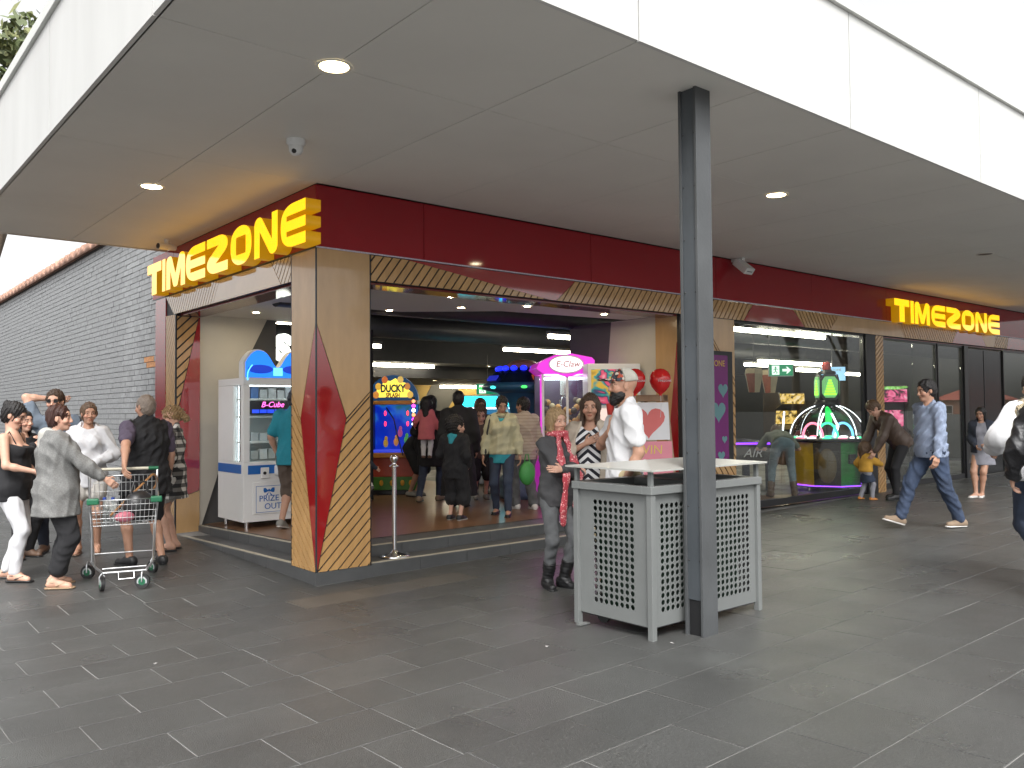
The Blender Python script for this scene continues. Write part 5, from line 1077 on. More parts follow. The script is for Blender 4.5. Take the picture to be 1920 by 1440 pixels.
    E = lambda c, r, k=.015, sub=False: S.ell(hp(c), np.array(r) * hsz, HB, k * hsz, sub)
    jw = .92 if female else 1.0
    E((0, -.014, .03), (.074, .094, .088)); E((0, .022, -.042), (.057 * jw, .066, .072), .03); E((0, .062, -.1), (.028 * jw, .026, .022), .03)
    E((0, .07, .025), (.05, .026, .04), .02)
    for sg in (-1, 1):
        E((sg * .034, .102, .004), (.019, .014, .012), .012, True); E((sg * .032, .077, .003), (.015, .014, .013), .004)
        E((sg * .04, .062, -.034), (.026, .026, .024), .02); E((sg * .076, -.008, -.006), (.010, .02, .032), .006); E((sg * .011, .094, -.04), (.010, .012, .009), .008)
    S.cap(hp((0, .088, .012)), hp((0, .108, -.034)), .008 * hsz, .0125 * hsz, .012 * hsz)
    E((0, .089, -.066), (.024, .010, .006), .008); E((0, .086, -.078), (.021, .010, .007), .008)
    S.cap(hp((0, -.025, -.04)), Nk - U * .0 * s, .052 * s * (.86 if female else 1), .055 * s * (.86 if female else 1), .03)
    S.cut(Nk + U * .02 * s, -U)
    hv, hfc = S.mesh(); parts.append((hv, hfc))
    # ---- hands
    for i in (0, 1):
        d = nrm(wr[i] - elb[i]) if hdir[i] is None else nrm(hdir[i]); sg = (-1, 1)[i]
        pn = np.array([-sg, 0, 0.]) if palm[i] is None else np.array(palm[i], float); pn = nrm(pn - d * (pn @ d)); sd = np.cross(d, pn) * sg   # sd: towards the thumb
        if (sd @ np.array([0, 1, .3])) < 0 and palm[i] is None: sd = -sd
        w0 = wr[i]; q_ = s * (1 if not female else .9); S = SD(w0 - .21 * q_, w0 + .21 * q_, hf)
        S.cap(w0 - d * .03 * q_, w0 + d * .02 * q_, .026 * q_, .026 * q_, .01)
        for k_ in range(4): S.cap(w0 + d * .02 * q_ + sd * (.012 - .008 * k_) * q_, w0 + d * .088 * q_ + sd * (.030 - .019 * k_) * q_, .015 * q_, .0125 * q_, .012)
        cl = curl[i]
        for k_ in range(4):
            ln = (.044, .05, .046, .036)[k_] * q_; b0 = w0 + d * .09 * q_ + sd * (.030 - .0195 * k_) * q_; dd = d; fan = sd * (.09 - .06 * k_) * (1 - cl)
            for j in range(3):
                a_ = cl * (.5, .9, .6)[j] * 1.2; dd = nrm(dd * math.cos(a_) + pn * math.sin(a_) + fan * .3); pn2 = nrm(pn - dd * (pn @ dd)); b1 = b0 + dd * ln * (1, .66, .5)[j]
                S.cap(b0, b1, .0088 * q_, .0076 * q_, .003); b0 = b1
        t0 = w0 + d * .025 * q_ + sd * .022 * q_; t1 = t0 + nrm(d * .6 + sd * .8 + pn * .25) * .042 * q_; t2 = t1 + nrm(d * .9 + sd * .25 + pn * (.2 + cl * .4)) * .034 * q_
        S.cap(t0, t1, .014 * q_, .0105 * q_, .01); S.cap(t1, t2, .0105 * q_, .008 * q_, .004)
        parts.append(S.mesh())
    V, Fq = join(parts); col = np.ones((len(V), 3))
    n0 = len(parts[0][0]); q_ = (hv - Hc) @ HB / hsz; x, y, z = q_.T; c = np.ones((len(hv), 3))
    fr_ = y > .05
    hc = np.array({'black': (.12, .11, .11), 'brown': (.22, .18, .16), 'auburn': (.22, .16, .15), 'blonde': (.5, .42, .35), 'grey': (.45, .42, .4), 'mid': (.3, .25, .2)}[hair])
    br = fr_ & (np.abs(np.abs(x) - .032) < .019) & (np.abs(z - .024 + (np.abs(x) - .032) ** 2 * 12) < .0045 * (1 if lod == 1 else 1.5)); c[br] = hc
    ew = fr_ & (((np.abs(x) - .032) / .0135) ** 2 + ((z - .003) / .0055) ** 2 < 1); c[ew] = (.95, 1.2, 1.38)
    ei = fr_ & ((np.abs(x) - .032) ** 2 + (z - .003) ** 2 < (.0062 if lod == 1 else .009) ** 2); c[ei] = (.08, .07, .07)
    lid = fr_ & (np.abs(((np.abs(x) - .032) / .0165) ** 2 + ((z - .005) / .0085) ** 2 - 1) < .3) & (z > .004); c[lid] = (.35, .3, .28)
    lp = fr_ & ((x / .024) ** 2 + ((z + .072) / .0115) ** 2 < 1) & (y > .07); c[lp] = (.93, .68, .66) if female else (.86, .68, .64)
    c[fr_ & (np.abs(z + .072) < .0022) & (np.abs(x) < .022)] = (.35, .2, .18)
    ck = np.exp(-(((np.abs(x) - .045) / .022) ** 2 + ((z + .035) / .022) ** 2)) * (y > 0); c *= (1 + ck[:, None] * np.array([.08, -.06, -.06]))
    if stubble: c[(z < -.05) & (y > -.0)] *= (1 - stubble * .35); c[(z > .06) | ((y < -.02) & (z > -.05))] *= (1 - stubble * .5)
    col[n0:n0 + len(hv)] = c
    body = npmesh('person', V, Fq, SKINS[skin], None, col); body.location = loc; body.rotation_euler = (0, 0, R(theta + 140))
    thing('', label, 'person', group=group, obj=body)
    # ---- garments
    for t0_ in (top if isinstance(top, (list, tuple)) else [top] if top else []):
        t = dict(sleeve=2, hem=-.1, loose=.02, neck=.075, amp=.008, wl=.11); t.update(t0_); g = t['loose']
        S = SD(lo, hi, h); torso(S, g, .05, 1 + t.get('hipflare', 0))
        for i in (0, 1):
            if t['sleeve'] > 0: arm(S, i, g * (1.0 if t['sleeve'] > 1.2 else 1.25), t['sleeve'], .035)
        else_hem = not t.get('long') and t['hem'] < -.05
        if else_hem: S.cap(P + U * .06 * s, P + U * (t['hem'] - .02) * s, (.15 * f_) * s + g, (.158 * f_) * s + g, .05, (Fw, 1.28))
        if t.get('long'): S.cap(P, P - U * t['long'] * s, .165 * s * f_ + g, (.165 * f_ + t.get('flare', .03)) * s + g, .05, (Fw, 1.3))
        if t.get('hood'):
            S.cap(Nk - Fw * .06 * s - Rt * .06 * s, Nk - Fw * .06 * s + Rt * .06 * s, .06 * s, .06 * s, .03); S.cap(Nk - Fw * .09 * s - U * .06 * s, Nk - Fw * .07 * s + U * .0 * s, .07 * s, .06 * s, .04)
        S.fold(t['amp'] * s, t['wl'], abs(hash(label)) % 999 if False else len(label) * 7 + int(H * 100), (1.15, 1.15, .9))
        S.cut(P + U * t['hem'] * s, -U)
        cv = t.get('neckdrop', .0); S.cap(Nk + U * .02 * s + Fw * .03 * s, Nk + U * .2 * s + Fw * .06 * s, t['neck'] * s, t['neck'] * 1.25 * s, .01, sub=True)
        if t.get('vneck'): S.cap(Nk + Fw * .12 * s, Nk - U * t['vneck'] * s + Fw * .16 * s, .06 * s, .02 * s, .01, sub=True)
        if t.get('open'):
            S.ell(Ch + Fw * .16 * s - U * .05 * s, np.array([t['open'], .13, .5]) * s, TB, .01, True)
        if t.get('cami'): S.cut(Nk - U * .10 * s, U * .94 + Fw * .3)
        V, Fq = S.mesh(); o = npmesh(t.get('name', 'shirt'), V, Fq, t['mat'], body)
        if t.get('collar'):
            gg = G(); gg.lathe([(.062 * s, -.03 * s), (.066 * s, .012 * s), (.072 * s, .03 * s), (.085 * s, -.005 * s)], Nk + Fw * .012 * s + U * .015 * s, t['mat'], 20, Matrix(TB.tolist())); gg.build('collar', o)
        if t.get('under'):
            S = SD(lo, hi, h); torso(S, .004); S.cut(P - U * .12 * s, -U); S.cap(Nk + U * .0 * s + Fw * .03 * s, Nk + U * .2 * s + Fw * .07 * s, .075 * s, .09 * s, .01, sub=True)
            V, Fq = S.mesh(); npmesh('undershirt', V, Fq, t['under'], body)
    if legs:
        t = dict(length=1.93, loose=.012, amp=.006, wl=.1); t.update(legs)
        S = SD(lo, [hi[0], hi[1], P[2] + .3 * s], h)
        for i in (0, 1): leg(S, i, t['loose'], t['length'], .02, t.get('flare', 1.3))
        S.ell(P, np.array([.166 * f_, .118 * f_, .13]) * s + t['loose'] * .4 - .003, TB, .04)
        S.fold(t['amp'] * s * .8, t['wl'], int(H * 77) + len(label), (1.5, 1.5, .75)); S.cut(P + U * .1 * s, U)
        V, Fq = S.mesh(); npmesh(t.get('name', 'trousers'), V, Fq, t['mat'], body)
    if skirt:
        t = dict(length=.4, flare=.08); t.update(skirt); S = SD(lo, [hi[0], hi[1], P[2] + .25 * s], h)
        mid = (knee[0] + knee[1]) / 2; dn = nrm(mid - P); S.cap(P + U * .08 * s, P + dn * t['length'] * s, .14 * s * f_, (.165 * f_ + t['flare']) * s, .03, (Fw, 1.25)); S.fold(.006 * s, .07, 5, (2, 2, .2))
        S.cut(P + dn * t['length'] * s, dn); S.cut(P + U * .1 * s, U); V, Fq = S.mesh(); npmesh('skirt', V, Fq, t['mat'], body)
    for i in (0, 1):
        if not shoes: break
        t = dict(kind='shoe', sole=BLK); t.update(shoes); fd = toe[i]; a = ank[i]; sdv = nrm(np.cross(fd, Z)); up = np.cross(sdv, fd); gnd = a - up * .075 * s
        hl = gnd - fd * .045 * s; tp = gnd + fd * .165 * s; lo2 = np.minimum(hl, tp) - .09 * s; hi2 = np.maximum(hl, tp) + .09 * s
        if t['kind'] == 'boot': hi2[2] += .3 * s
        hq = .007 if lod == 1 else .011
        if t['kind'] != 'sandal':
            S = SD(lo2, hi2, hq); S.cap(hl + up * .03 * s, tp + up * .026 * s - fd * .02 * s, .04 * s, .04 * s, .02, (sdv, 1.05)); S.cap(hl + up * .05 * s, gnd + fd * .07 * s + up * .035 * s, .04 * s, .036 * s, .03)
            if t['kind'] in ('shoe', 'boot'): S.cap(hl + up * .06 * s + fd * .02 * s, gnd + fd * .04 * s + up * .06 * s, .04 * s, .036 * s, .03)
            if t['kind'] == 'boot': sh_ = nrm(knee[i] - a); S.cap(a - up * .02 * s, a + sh_ * .2 * s, .056 * s, .066 * s, .03); S.fold(.005, .07, 3, (1, 1, 2)); S.cut(a + sh_ * .2 * s, sh_)
            if t['kind'] == 'flat': S.cut(gnd + up * .045 * s, up); S.ell(gnd + fd * .04 * s + up * .05 * s, np.array([.028, .06, .03]) * s, np.stack([sdv, fd, up], 1), .01, True)
            S.cut(gnd + up * .016 * s, -up); V, Fq = S.mesh(); o = npmesh('shoe', V, Fq, t['mat'], body)
        else: o = body
        S = SD(lo2, hi2, hq); S.cap(hl + up * .01 * s, tp - fd * .015 * s + up * .01 * s, .038 * s, .046 * s, .02); S.cut(gnd + up * .018 * s, up); S.cut(gnd + up * .001, -up)
        V, Fq = S.mesh(); sl = npmesh('sole' if o is not body else 'sandal', V, Fq, t['sole'], o)
        if t['kind'] == 'sandal':
            gg = G(); c0 = gnd + fd * .10 * s + up * .05 * s
            for sg in (-1, 1): gg.tube([gnd + fd * .135 * s + up * .045 * s, c0 + sdv * sg * .022 * s + up * .006 * s, gnd + fd * .03 * s + sdv * sg * .042 * s + up * .03 * s], .006 * s, t['mat'], 6)
            gg.tube([a + sdv * .038 * s * math.cos(q2) - fd * .04 * s * math.sin(q2) - up * .01 * s for q2 in np.linspace(-.6, math.pi + .6, 9)], .006 * s, t['mat'], 6); gg.build('strap', sl)
    # ---- hair
    HM = HAIRS[hair]
    if hairstyle != 'bald':
        S = SD(Hc - (.34 if hairstyle in ('long', 'bob', 'tail', 'frizz') else .22) * hsz, Hc + .22 * hsz, hh * 1.15)
        th = .012 if hairstyle == 'crop' else .02
        S.ell(hp((0, -.016, .034)), (np.array([.074, .094, .088]) + th) * hsz, HB, .01)
        S.ell(hp((0, -.045, -.02)), (np.array([.068, .06, .07]) + th * .8) * hsz, HB, .03)
        if hairstyle in ('bob', 'long'):
            ln = -.15 if hairstyle == 'bob' else -.30
            for sg in (-1, 1): S.cap(hp((sg * .066, -.01, .03)), hp((sg * .072, .012 if hairstyle == 'bob' else .0, ln)), .035 * hsz, .03 * hsz, .03, (Rh, 1.2))
            S.cap(hp((0, -.07, .0)), hp((0, -.07, ln)), .06 * hsz, .055 * hsz, .03, (Fh, 1.3))
        if hairstyle == 'tail': S.cap(hp((0, -.11, .03)), hp((0, -.13, -.05)), .03 * hsz, .032 * hsz, .02); S.cap(hp((0, -.13, -.05)), hp((0, -.115, -.16)), .032 * hsz, .015 * hsz, .02)
        if hairstyle == 'bun': S.ell(hp((0, -.105, .085)), np.array([.042, .042, .04]) * hsz, HB, .012)
        if hairstyle == 'frizz': S.cap(hp((0, -.1, .03)), hp((0, -.13, -.13)), .055 * hsz, .05 * hsz, .03)
        # open the face and ears
        fz_ = .0 if hairstyle not in ('fringe',) else -.01
        S.ell(hp((0, .11, -.035)), np.array([.066, .09, .105]) * hsz, HB, .012 * hsz, True)
        if hairstyle in ('short', 'crop', 'tail', 'bun', 'fringe'):
            for sg in (-1, 1): S.ell(hp((sg * .09, .012, -.03)), np.array([.03, .04, .048]) * hsz, HB, .01 * hsz, True)
        if hairstyle in ('short', 'crop'): S.cut(hp((0, 0, -.075)), -HB @ np.array([0, -.35, .94]))
        S.fold({'frizz': .02, 'crop': .003, 'short': .007}.get(hairstyle, .009) * hsz, .026 if hairstyle != 'frizz' else .04, 11 + int(H * 50), (2.2, 2.2, .5) if hairstyle not in ('short', 'crop', 'frizz') else (1, 1, 1))
        V, Fq = S.mesh(); npmesh('hair', V, Fq, HM, body)
    if beard:
        S = SD(Hc - .2 * hsz, Hc + .14 * hsz, hh); S.ell(hp((0, .03, -.07)), np.array([.066, .072, .066]) * hsz, HB, .01); S.ell(hp((0, .07, -.115)), np.array([.04, .04, .045]) * hsz, HB, .02)
        S.ell(hp((0, .12, -.02)), np.array([.05, .06, .034]) * hsz, HB, .008, True); S.ell(hp((0, .12, -.073)), np.array([.02, .05, .008]) * hsz, HB, .004, True)
        S.cut(hp((0, -.025, 0)), HB @ np.array([0, -1, .35])); S.fold(.003 * hsz, .02, 4); V, Fq = S.mesh(); npmesh('beard', V, Fq, HAIRS[beard], body)
    K = dict(P=P, U=U, Rt=Rt, Fw=Fw, Nk=Nk, Ch=Ch, Be=Be, sh=sh, elb=elb, wr=wr, hp=hp, HB=HB, Hc=Hc, s=s, hsz=hsz, ank=ank, toe=toe, knee=knee, TB=TB, body=body, lo=lo, hi=hi, torso=torso)
    if extra: extra(K)
    return body
# ---------------------------------------------------------------- the people
def wl(loc, theta, H, p):               # world point into a person's own frame, in units of height / 1.75
    h = R(theta + 140); d = Vector(p) - Vector(loc); s = H / 1.75
    return ((d.x * math.cos(h) + d.y * math.sin(h)) / s, (-d.x * math.sin(h) + d.y * math.cos(h)) / s, d.z / s)
def og(x, y): return (x, y, gz(x, y))
def of(x, y): return (x, y, fz(x, y))
cBLACK = cloth('black', (.012, .012, .014)); cDENIM = cloth('denim', (.03, .042, .072), var=.45, scale=5); cGREYJ = cloth('grey_denim', (.11, .115, .12), var=.35, scale=6)
cWHITE = cloth('white', (.58, .58, .60), var=.04); cTEE = cloth('white_tee', (.62, .62, .635), var=.03)
cMEL = cloth('melange', (.17, .17, .165), var=.35, scale=90); cHOOD = cloth('pale_hood', (.40, .39, .36), var=.1)
cPURP = cloth('purple', (.075, .058, .09)); cTEAL = cloth('teal', (.012, .20, .26)); cBROWN = cloth('brown', (.09, .065, .05)); cCYAN = cloth('cyan', (.03, .28, .34))
cCREAM = cloth('cream_jacket', (.44, .41, .27), .6); cCHAR = cloth('charcoal', (.055, .055, .058)); cPINK = cloth('pink', (.55, .14, .16)); cBEIGE = cloth('beige', (.42, .36, .29)); cGREEN = cloth('slate_tee', (.12, .15, .19))
cYEL = cloth('yellow', (.55, .30, .04)); cLBLUE = cloth('pale_jeans', (.16, .21, .24), var=.25, scale=6); cSKYB = cloth('blue_knit', (.225, .27, .37), var=.08, stretch=(9, 9, .5)); cJEANS = cloth('blue_jeans', (.03, .046, .085), var=.65, scale=5)
cLEATH = cloth('brown_leather', (.07, .045, .032), .5); cGREYD = cloth('grey_dress', (.22, .22, .25)); cNAVY = cloth('navy', (.02, .025, .04)); cKHAKI = cloth('khaki', (.40, .33, .20)); cOLIVE = cloth('grey_green', (.17, .18, .15))
cLEG = cloth('grey_leggings', (.27, .27, .30)); cBONE = cloth('light_shorts', (.45, .43, .40))
lTAN = pm('tan_leather', (.30, .20, .12), .55, var=.15); lBRN = pm('brown_leather_shoe', (.12, .07, .045), .5, var=.2); lBLK = pm('black_leather', (.014, .014, .015), .45, var=.1); lWHT = pm('white_shoe', (.6, .58, .55), .55, var=.05); lSUEDE = pm('suede', (.22, .16, .11), .9, var=.15); lORG = pm('orange_shoe', (.55, .22, .05), .6, var=.1); lGREY = pm('grey_shoe', (.22, .21, .19), .7, var=.2)
def pattern(nm, kind):
    m = pm('cloth_' + nm, (.5, .5, .5), .85, var=0); N, L_, b = nodes(m)
    tc = N.new('ShaderNodeTexCoord'); sp = N.new('ShaderNodeSeparateXYZ'); L_.new(tc.outputs['Object'], sp.inputs[0])
    def M_(op, a, c=None):
        n = N.new('ShaderNodeMath'); n.operation = op
        for i, v in enumerate((a, c)):
            if v is None: continue
            if isinstance(v, (int, float)): n.inputs[i].default_value = v
            else: L_.new(v, n.inputs[i])
        return n.outputs[0]
    def ramp(f, c0, c1, k=.5):
        g_ = M_('GREATER_THAN', f, k); mx = N.new('ShaderNodeMix'); mx.data_type = 'RGBA'; mx.inputs[6].default_value = c0 + (1,); mx.inputs[7].default_value = c1 + (1,); L_.new(g_, mx.inputs[0]); return mx.outputs[2]
    x, y, z = sp.outputs
    if kind == 'chevron':
        f = M_('FRACT', M_('MULTIPLY', M_('ADD', z, M_('MULTIPLY', M_('ABSOLUTE', x), .85)), 14)); L_.new(ramp(f, (.62, .62, .63), (.012, .012, .02)), b.inputs['Base Color'])
    if kind == 'plaid':
        a = M_('GREATER_THAN', M_('FRACT', M_('MULTIPLY', M_('ADD', x, y), 11)), .5); c = M_('GREATER_THAN', M_('FRACT', M_('MULTIPLY', z, 11)), .5)
        sm = M_('MULTIPLY', M_('ADD', a, c), .5); cr_ = N.new('ShaderNodeValToRGB'); cr_.color_ramp.interpolation = 'CONSTANT'
        cr_.color_ramp.elements[0].color = (.012, .012, .014, 1); cr_.color_ramp.elements[1].position = .75; cr_.color_ramp.elements[1].color = (.60, .58, .55, 1)
        e = cr_.color_ramp.elements.new(.3); e.color = (.12, .115, .11, 1); L_.new(sm, cr_.inputs[0]); L_.new(cr_.outputs[0], b.inputs['Base Color'])
    if kind == 'hoop':
        f = M_('FRACT', M_('MULTIPLY', z, 22)); L_.new(ramp(f, (.42, .34, .28), (.30, .235, .19), .8), b.inputs['Base Color'])
    if kind == 'camo':
        n = N.new('ShaderNodeTexVoronoi'); n.inputs['Scale'].default_value = 45; cr_ = N.new('ShaderNodeValToRGB'); cr_.color_ramp.interpolation = 'CONSTANT'
        for p_, c_ in ((.3, (.35, .06, .03)), (.5, (.05, .06, .08)), (.75, (.5, .42, .35))): e = cr_.color_ramp.elements.new(p_); e.color = c_ + (1,)
        cr_.color_ramp.elements[0].color = (.02, .02, .02, 1); L_.new(tc.outputs['Object'], n.inputs[0]); L_.new(n.outputs['Color'], cr_.inputs[0]); L_.new(cr_.outputs[0], b.inputs['Base Color'])
    if kind == 'sequin':
        n = N.new('ShaderNodeTexVoronoi'); n.inputs['Scale'].default_value = 120; L_.new(tc.outputs['Object'], n.inputs[0]); b.inputs['Roughness'].default_value = .3
        L_.new(ramp(n.outputs['Color'], (.45, .06, .08), (.85, .5, .48), .78), b.inputs['Base Color'])
    if kind == 'braid':
        w_ = N.new('ShaderNodeTexWave'); w_.inputs['Scale'].default_value = 22; w_.inputs['Distortion'].default_value = 3; L_.new(tc.outputs['Object'], w_.inputs[0]); L_.new(ramp(w_.outputs['Fac'], (.40, .33, .22), (.08, .07, .05), .72), b.inputs['Base Color'])
    return m
pCHEV, pPLAID, pHOOP, pCAMO, pSEQ, pBRAID = [pattern(a, b) for a, b in (('chevron', 'chevron'), ('plaid', 'plaid'), ('hoops', 'hoop'), ('camo', 'camo'), ('sequin', 'sequin'), ('braid', 'braid'))]
def boyhood(K, mat=None):
    s = K['s']; S = SD(K['lo'], K['hi'], .009); S.cap(K['Nk'] - K['Fw'] * .05 * s - K['Rt'] * .06 * s, K['Nk'] - K['Fw'] * .05 * s + K['Rt'] * .06 * s, .055 * s, .055 * s, .03)
    S.cap(K['Nk'] - K['Fw'] * .12 * s - K['U'] * .1 * s, K['Nk'] - K['Fw'] * .09 * s, .05 * s, .075 * s, .03); S.ell(K['Hc'], np.array([.1, .12, .13]) * K['hsz'], K['HB'], .01, True); V, Fq = S.mesh(); npmesh('hood', V, Fq, mat or cCYAN, K['body'])
def glasses(K, dark):
    g = G(); hp = K['hp']; m = BLK; z = K['hsz']
    for sg in (-1, 1):
        pts = [hp((sg * .034 + .024 * math.cos(a), .104 - .012 * abs(math.cos(a)), .004 + .017 * math.sin(a))) for a in np.linspace(0, 2 * math.pi, 12, endpoint=False)]
        if dark: g.add(pts, [tuple(range(12))], m)
        g.tube(pts, .0022 * z, m, 5, closed=True); g.tube([hp((sg * .058, .094, .008)), hp((sg * .08, .0, .008))], .002 * z, m, 5)
    g.tube([hp((-.012, .106, .006)), hp((.012, .106, .006))], .002 * z, m, 5); g.build('glasses', K['body'])
def straps(mat):
    def f(K):
        g = G(); s = K['s']
        for sg in (-1, 1):
            g.tube([K['Nk'] + K['Rt'] * sg * .085 * s - K['U'] * .16 * s + K['Fw'] * .10 * s, K['Nk'] + K['Rt'] * sg * .095 * s + K['U'] * .005 * s + K['Fw'] * .02 * s, K['Nk'] + K['Rt'] * sg * .085 * s - K['U'] * .15 * s - K['Fw'] * .1 * s], .007 * s, mat, 6)
        g.build('strap', K['body']); glasses(K, False)
    return f

person('woman in a black camisole and white jeans with a dark bun', og(-2.13, 2.2), 95, 1.72, True, 1.2, 'fair', 'black', 'bun',
       top=dict(mat=cBLACK, sleeve=0, hem=-.14, cami=1, name='camisole', amp=.006), legs=dict(mat=cWHITE, name='jeans', loose=.01, amp=.008), shoes=dict(kind='sandal', mat=lBLK), hpitch=.35,
       hands=[(-.2, .2, 1.0), (.17, .3, 1.08)], feet=[(-.1, -.1, 0, 10), (.1, .08, 0, -8)], extra=straps(cBLACK))
gl = og(-1.86, 1.6)
person('stout woman in grey hooded jumper and black cropped trousers, her back turned', gl, 125, 1.70, True, 1.36, 'fair', 'auburn', 'fringe',
       top=dict(mat=cMEL, sleeve=1.85, hem=-.24, long=.26, flare=.04, loose=.028, hood=1, name='jumper', amp=.012, neck=.08), legs=dict(mat=cBLACK, length=1.72, loose=.03, flare=1.25, name='cropped_trousers', amp=.01), shoes=dict(kind='sandal', mat=lTAN, sole=lTAN),
       hands=[None, wl(gl, 125, 1.70, (-1.48, 1.32, .99))], elbows=[None, (.6, -.8, -.5)], feet=[(-.1, 0, 0, 12), (.11, -.03, 0, -25)], hyaw=-.35, extra=lambda K: boyhood(K, cHOOD))
person('woman in white hoodie and shorts, hands in her front pocket', og(-1.2, 3.22), 22, 1.70, True, 1.05, 'tan', 'mid', 'tail',
       top=dict(mat=cWHITE, hem=-.16, loose=.03, hood=1, name='hoodie', amp=.012), legs=dict(mat=cBONE, length=.5, loose=.03, name='shorts'), shoes=dict(kind='sandal', mat=lBRN, sole=lBRN), hands=[(-.09, .17, 1.06), (.09, .17, 1.06)], elbows=[(-1, -.5, 0), (1, -.5, 0)], hyaw=.25, extra=lambda K: boyhood(K, cWHITE))
person('tall man in sunglasses and a slate tee, one elbow raised behind his head', og(-1.47, 3.56), 18, 1.85, False, 1.05, 'fair', 'brown', 'short',
       top=dict(mat=cGREEN, sleeve=.6, hem=-.12, loose=.02), legs=dict(mat=cNAVY), shoes=dict(mat=lBRN), hands=[None, (.05, -.11, 1.66)], elbows=[None, (1, .2, .35)], extra=lambda K: glasses(K, True), stubble=.5, hyaw=-.1)
person('dark haired person in black with brown boots, close by the brick wall', og(-1.83, 3.4), 70, 1.62, True, 1.0, 'fair', 'black', 'bob',
       top=dict(mat=cBLACK, hem=-.15), legs=dict(mat=cBLACK), shoes=dict(mat=lBRN), hands=[(-.05, .27, 1.38), (.08, .27, 1.34)])
vl = og(-.9, 2.1)
person('grey haired man in black vest over purple polo, hand on trolley handle', vl, -128, 1.79, False, 1.28, 'tan', 'grey', 'crop',
       top=[dict(mat=cPURP, sleeve=.72, hem=-.1, loose=.02, name='polo_shirt'), dict(mat=cBLACK, sleeve=0, hem=-.2, long=.22, flare=.035, loose=.034, name='vest', amp=.012, collar=1)], legs=dict(mat=cBLACK, length=.92, loose=.035, name='shorts', amp=.012),
       shoes=dict(mat=lBLK), hands=[wl(vl, -128, 1.79, (-1.26, 1.60, 1.10)), None], elbows=[(-.6, -.9, -.3), None], feet=[(-.12, .1, 0, 18), (.12, -.1, 0, -8)], hyaw=.2, curl=(.75, .5))
person('woman with frizzy blonde hair in black and white check shirt', og(-.4, 2.78), -85, 1.66, True, 1.05, 'fair', 'blonde', 'frizz',
       top=dict(mat=pPLAID, hem=-.3, long=.3, loose=.024, name='check_shirt', amp=.012), legs=dict(mat=cBONE, length=.55, loose=.03, name='shorts'), shoes=dict(kind='sandal', mat=lBRN, sole=lBLK), hpitch=.55, hands=[(-.2, .05, .92), (.1, .25, 1.15)])
person('man in a teal t-shirt and brown shorts standing at the prize machine', of(.93, 2.42), 165, 1.70, False, 1.22, 'tan', 'black', 'short',
       top=dict(mat=cTEAL, sleeve=.75, hem=-.14, loose=.03, amp=.01), legs=dict(mat=cBROWN, length=1.08, loose=.04, name='shorts', amp=.012), shoes=dict(mat=lGREY, sole=lWHT), hands=[(-.24, .02, .92), (.2, .3, 1.1)], feet=[(-.1, -.12, .02, 8, -12), (.1, .1, 0, -5)], lean=.06)
person('boy in black hoodie with turquoise hood lining and long black shorts', of(2.66, 1.43), 155, 1.27, False, 1.05, 'fair', 'black', 'short', child=True,
       top=dict(mat=cBLACK, hem=-.2, loose=.03, name='hoodie', amp=.012), legs=dict(mat=cBLACK, length=1.3, loose=.05, name='long_shorts', amp=.012), shoes=dict(mat=lBLK, sole=lWHT), hands=[(-.22, .22, 1.05), (.2, .1, .95)], hyaw=-.5, extra=boyhood)
def crossstrap(K):
    s = K['s']; g = G(); sh = K['sh'][1] + K['U'] * .07 * s
    g.tube([sh - K['Fw'] * .05 * s, sh + K['Fw'] * .06 * s, sh + K['Fw'] * .1 * s - K['U'] * .25 * s + K['Rt'] * .05 * s, K['Be'] + K['Rt'] * .22 * s + K['U'] * -.05 * s], .014 * s, lBLK, 6)
    g.ell(K['P'] + K['Rt'] * .24 * s + K['U'] * .0 * s, (.04 * s, .12 * s, .15 * s), lBLK); g.build('shoulder_bag', K['body'])
crl = of(3.43, 1.42)
person('woman in cream zip jacket over turquoise top and dark jeans', crl, -4, 1.56, True, 1.08, 'tan', 'black', 'bun',
       top=[dict(mat=cCYAN, hem=-.16, sleeve=0, loose=.014, name='top'), dict(mat=cCREAM, hem=-.03, loose=.032, name='jacket', amp=.012, collar=1, vneck=.1)], legs=dict(mat=cDENIM, name='jeans'), shoes=dict(kind='flat', mat=lBLK), hpitch=.35, hyaw=.25,
       hands=[(-.27, .08, .88), (.27, .08, .88)], feet=[(-.1, .2, 0, 0), (.1, -.1, 0, -10)], extra=crossstrap)
person('man in a pale striped sweater and grey jeans with white sneakers, back half turned', of(4.06, 1.7), -150, 1.56, False, 1.1, 'tan', 'black', 'short',
       top=dict(mat=pHOOP, hem=-.15, loose=.028, amp=.01, name='sweater'), legs=dict(mat=cGREYJ, loose=.03, name='jeans', amp=.01), shoes=dict(mat=lWHT, sole=lWHT), hyaw=.5, feet=[(-.1, .1, 0, 10), (.1, -.12, 0, -10)])
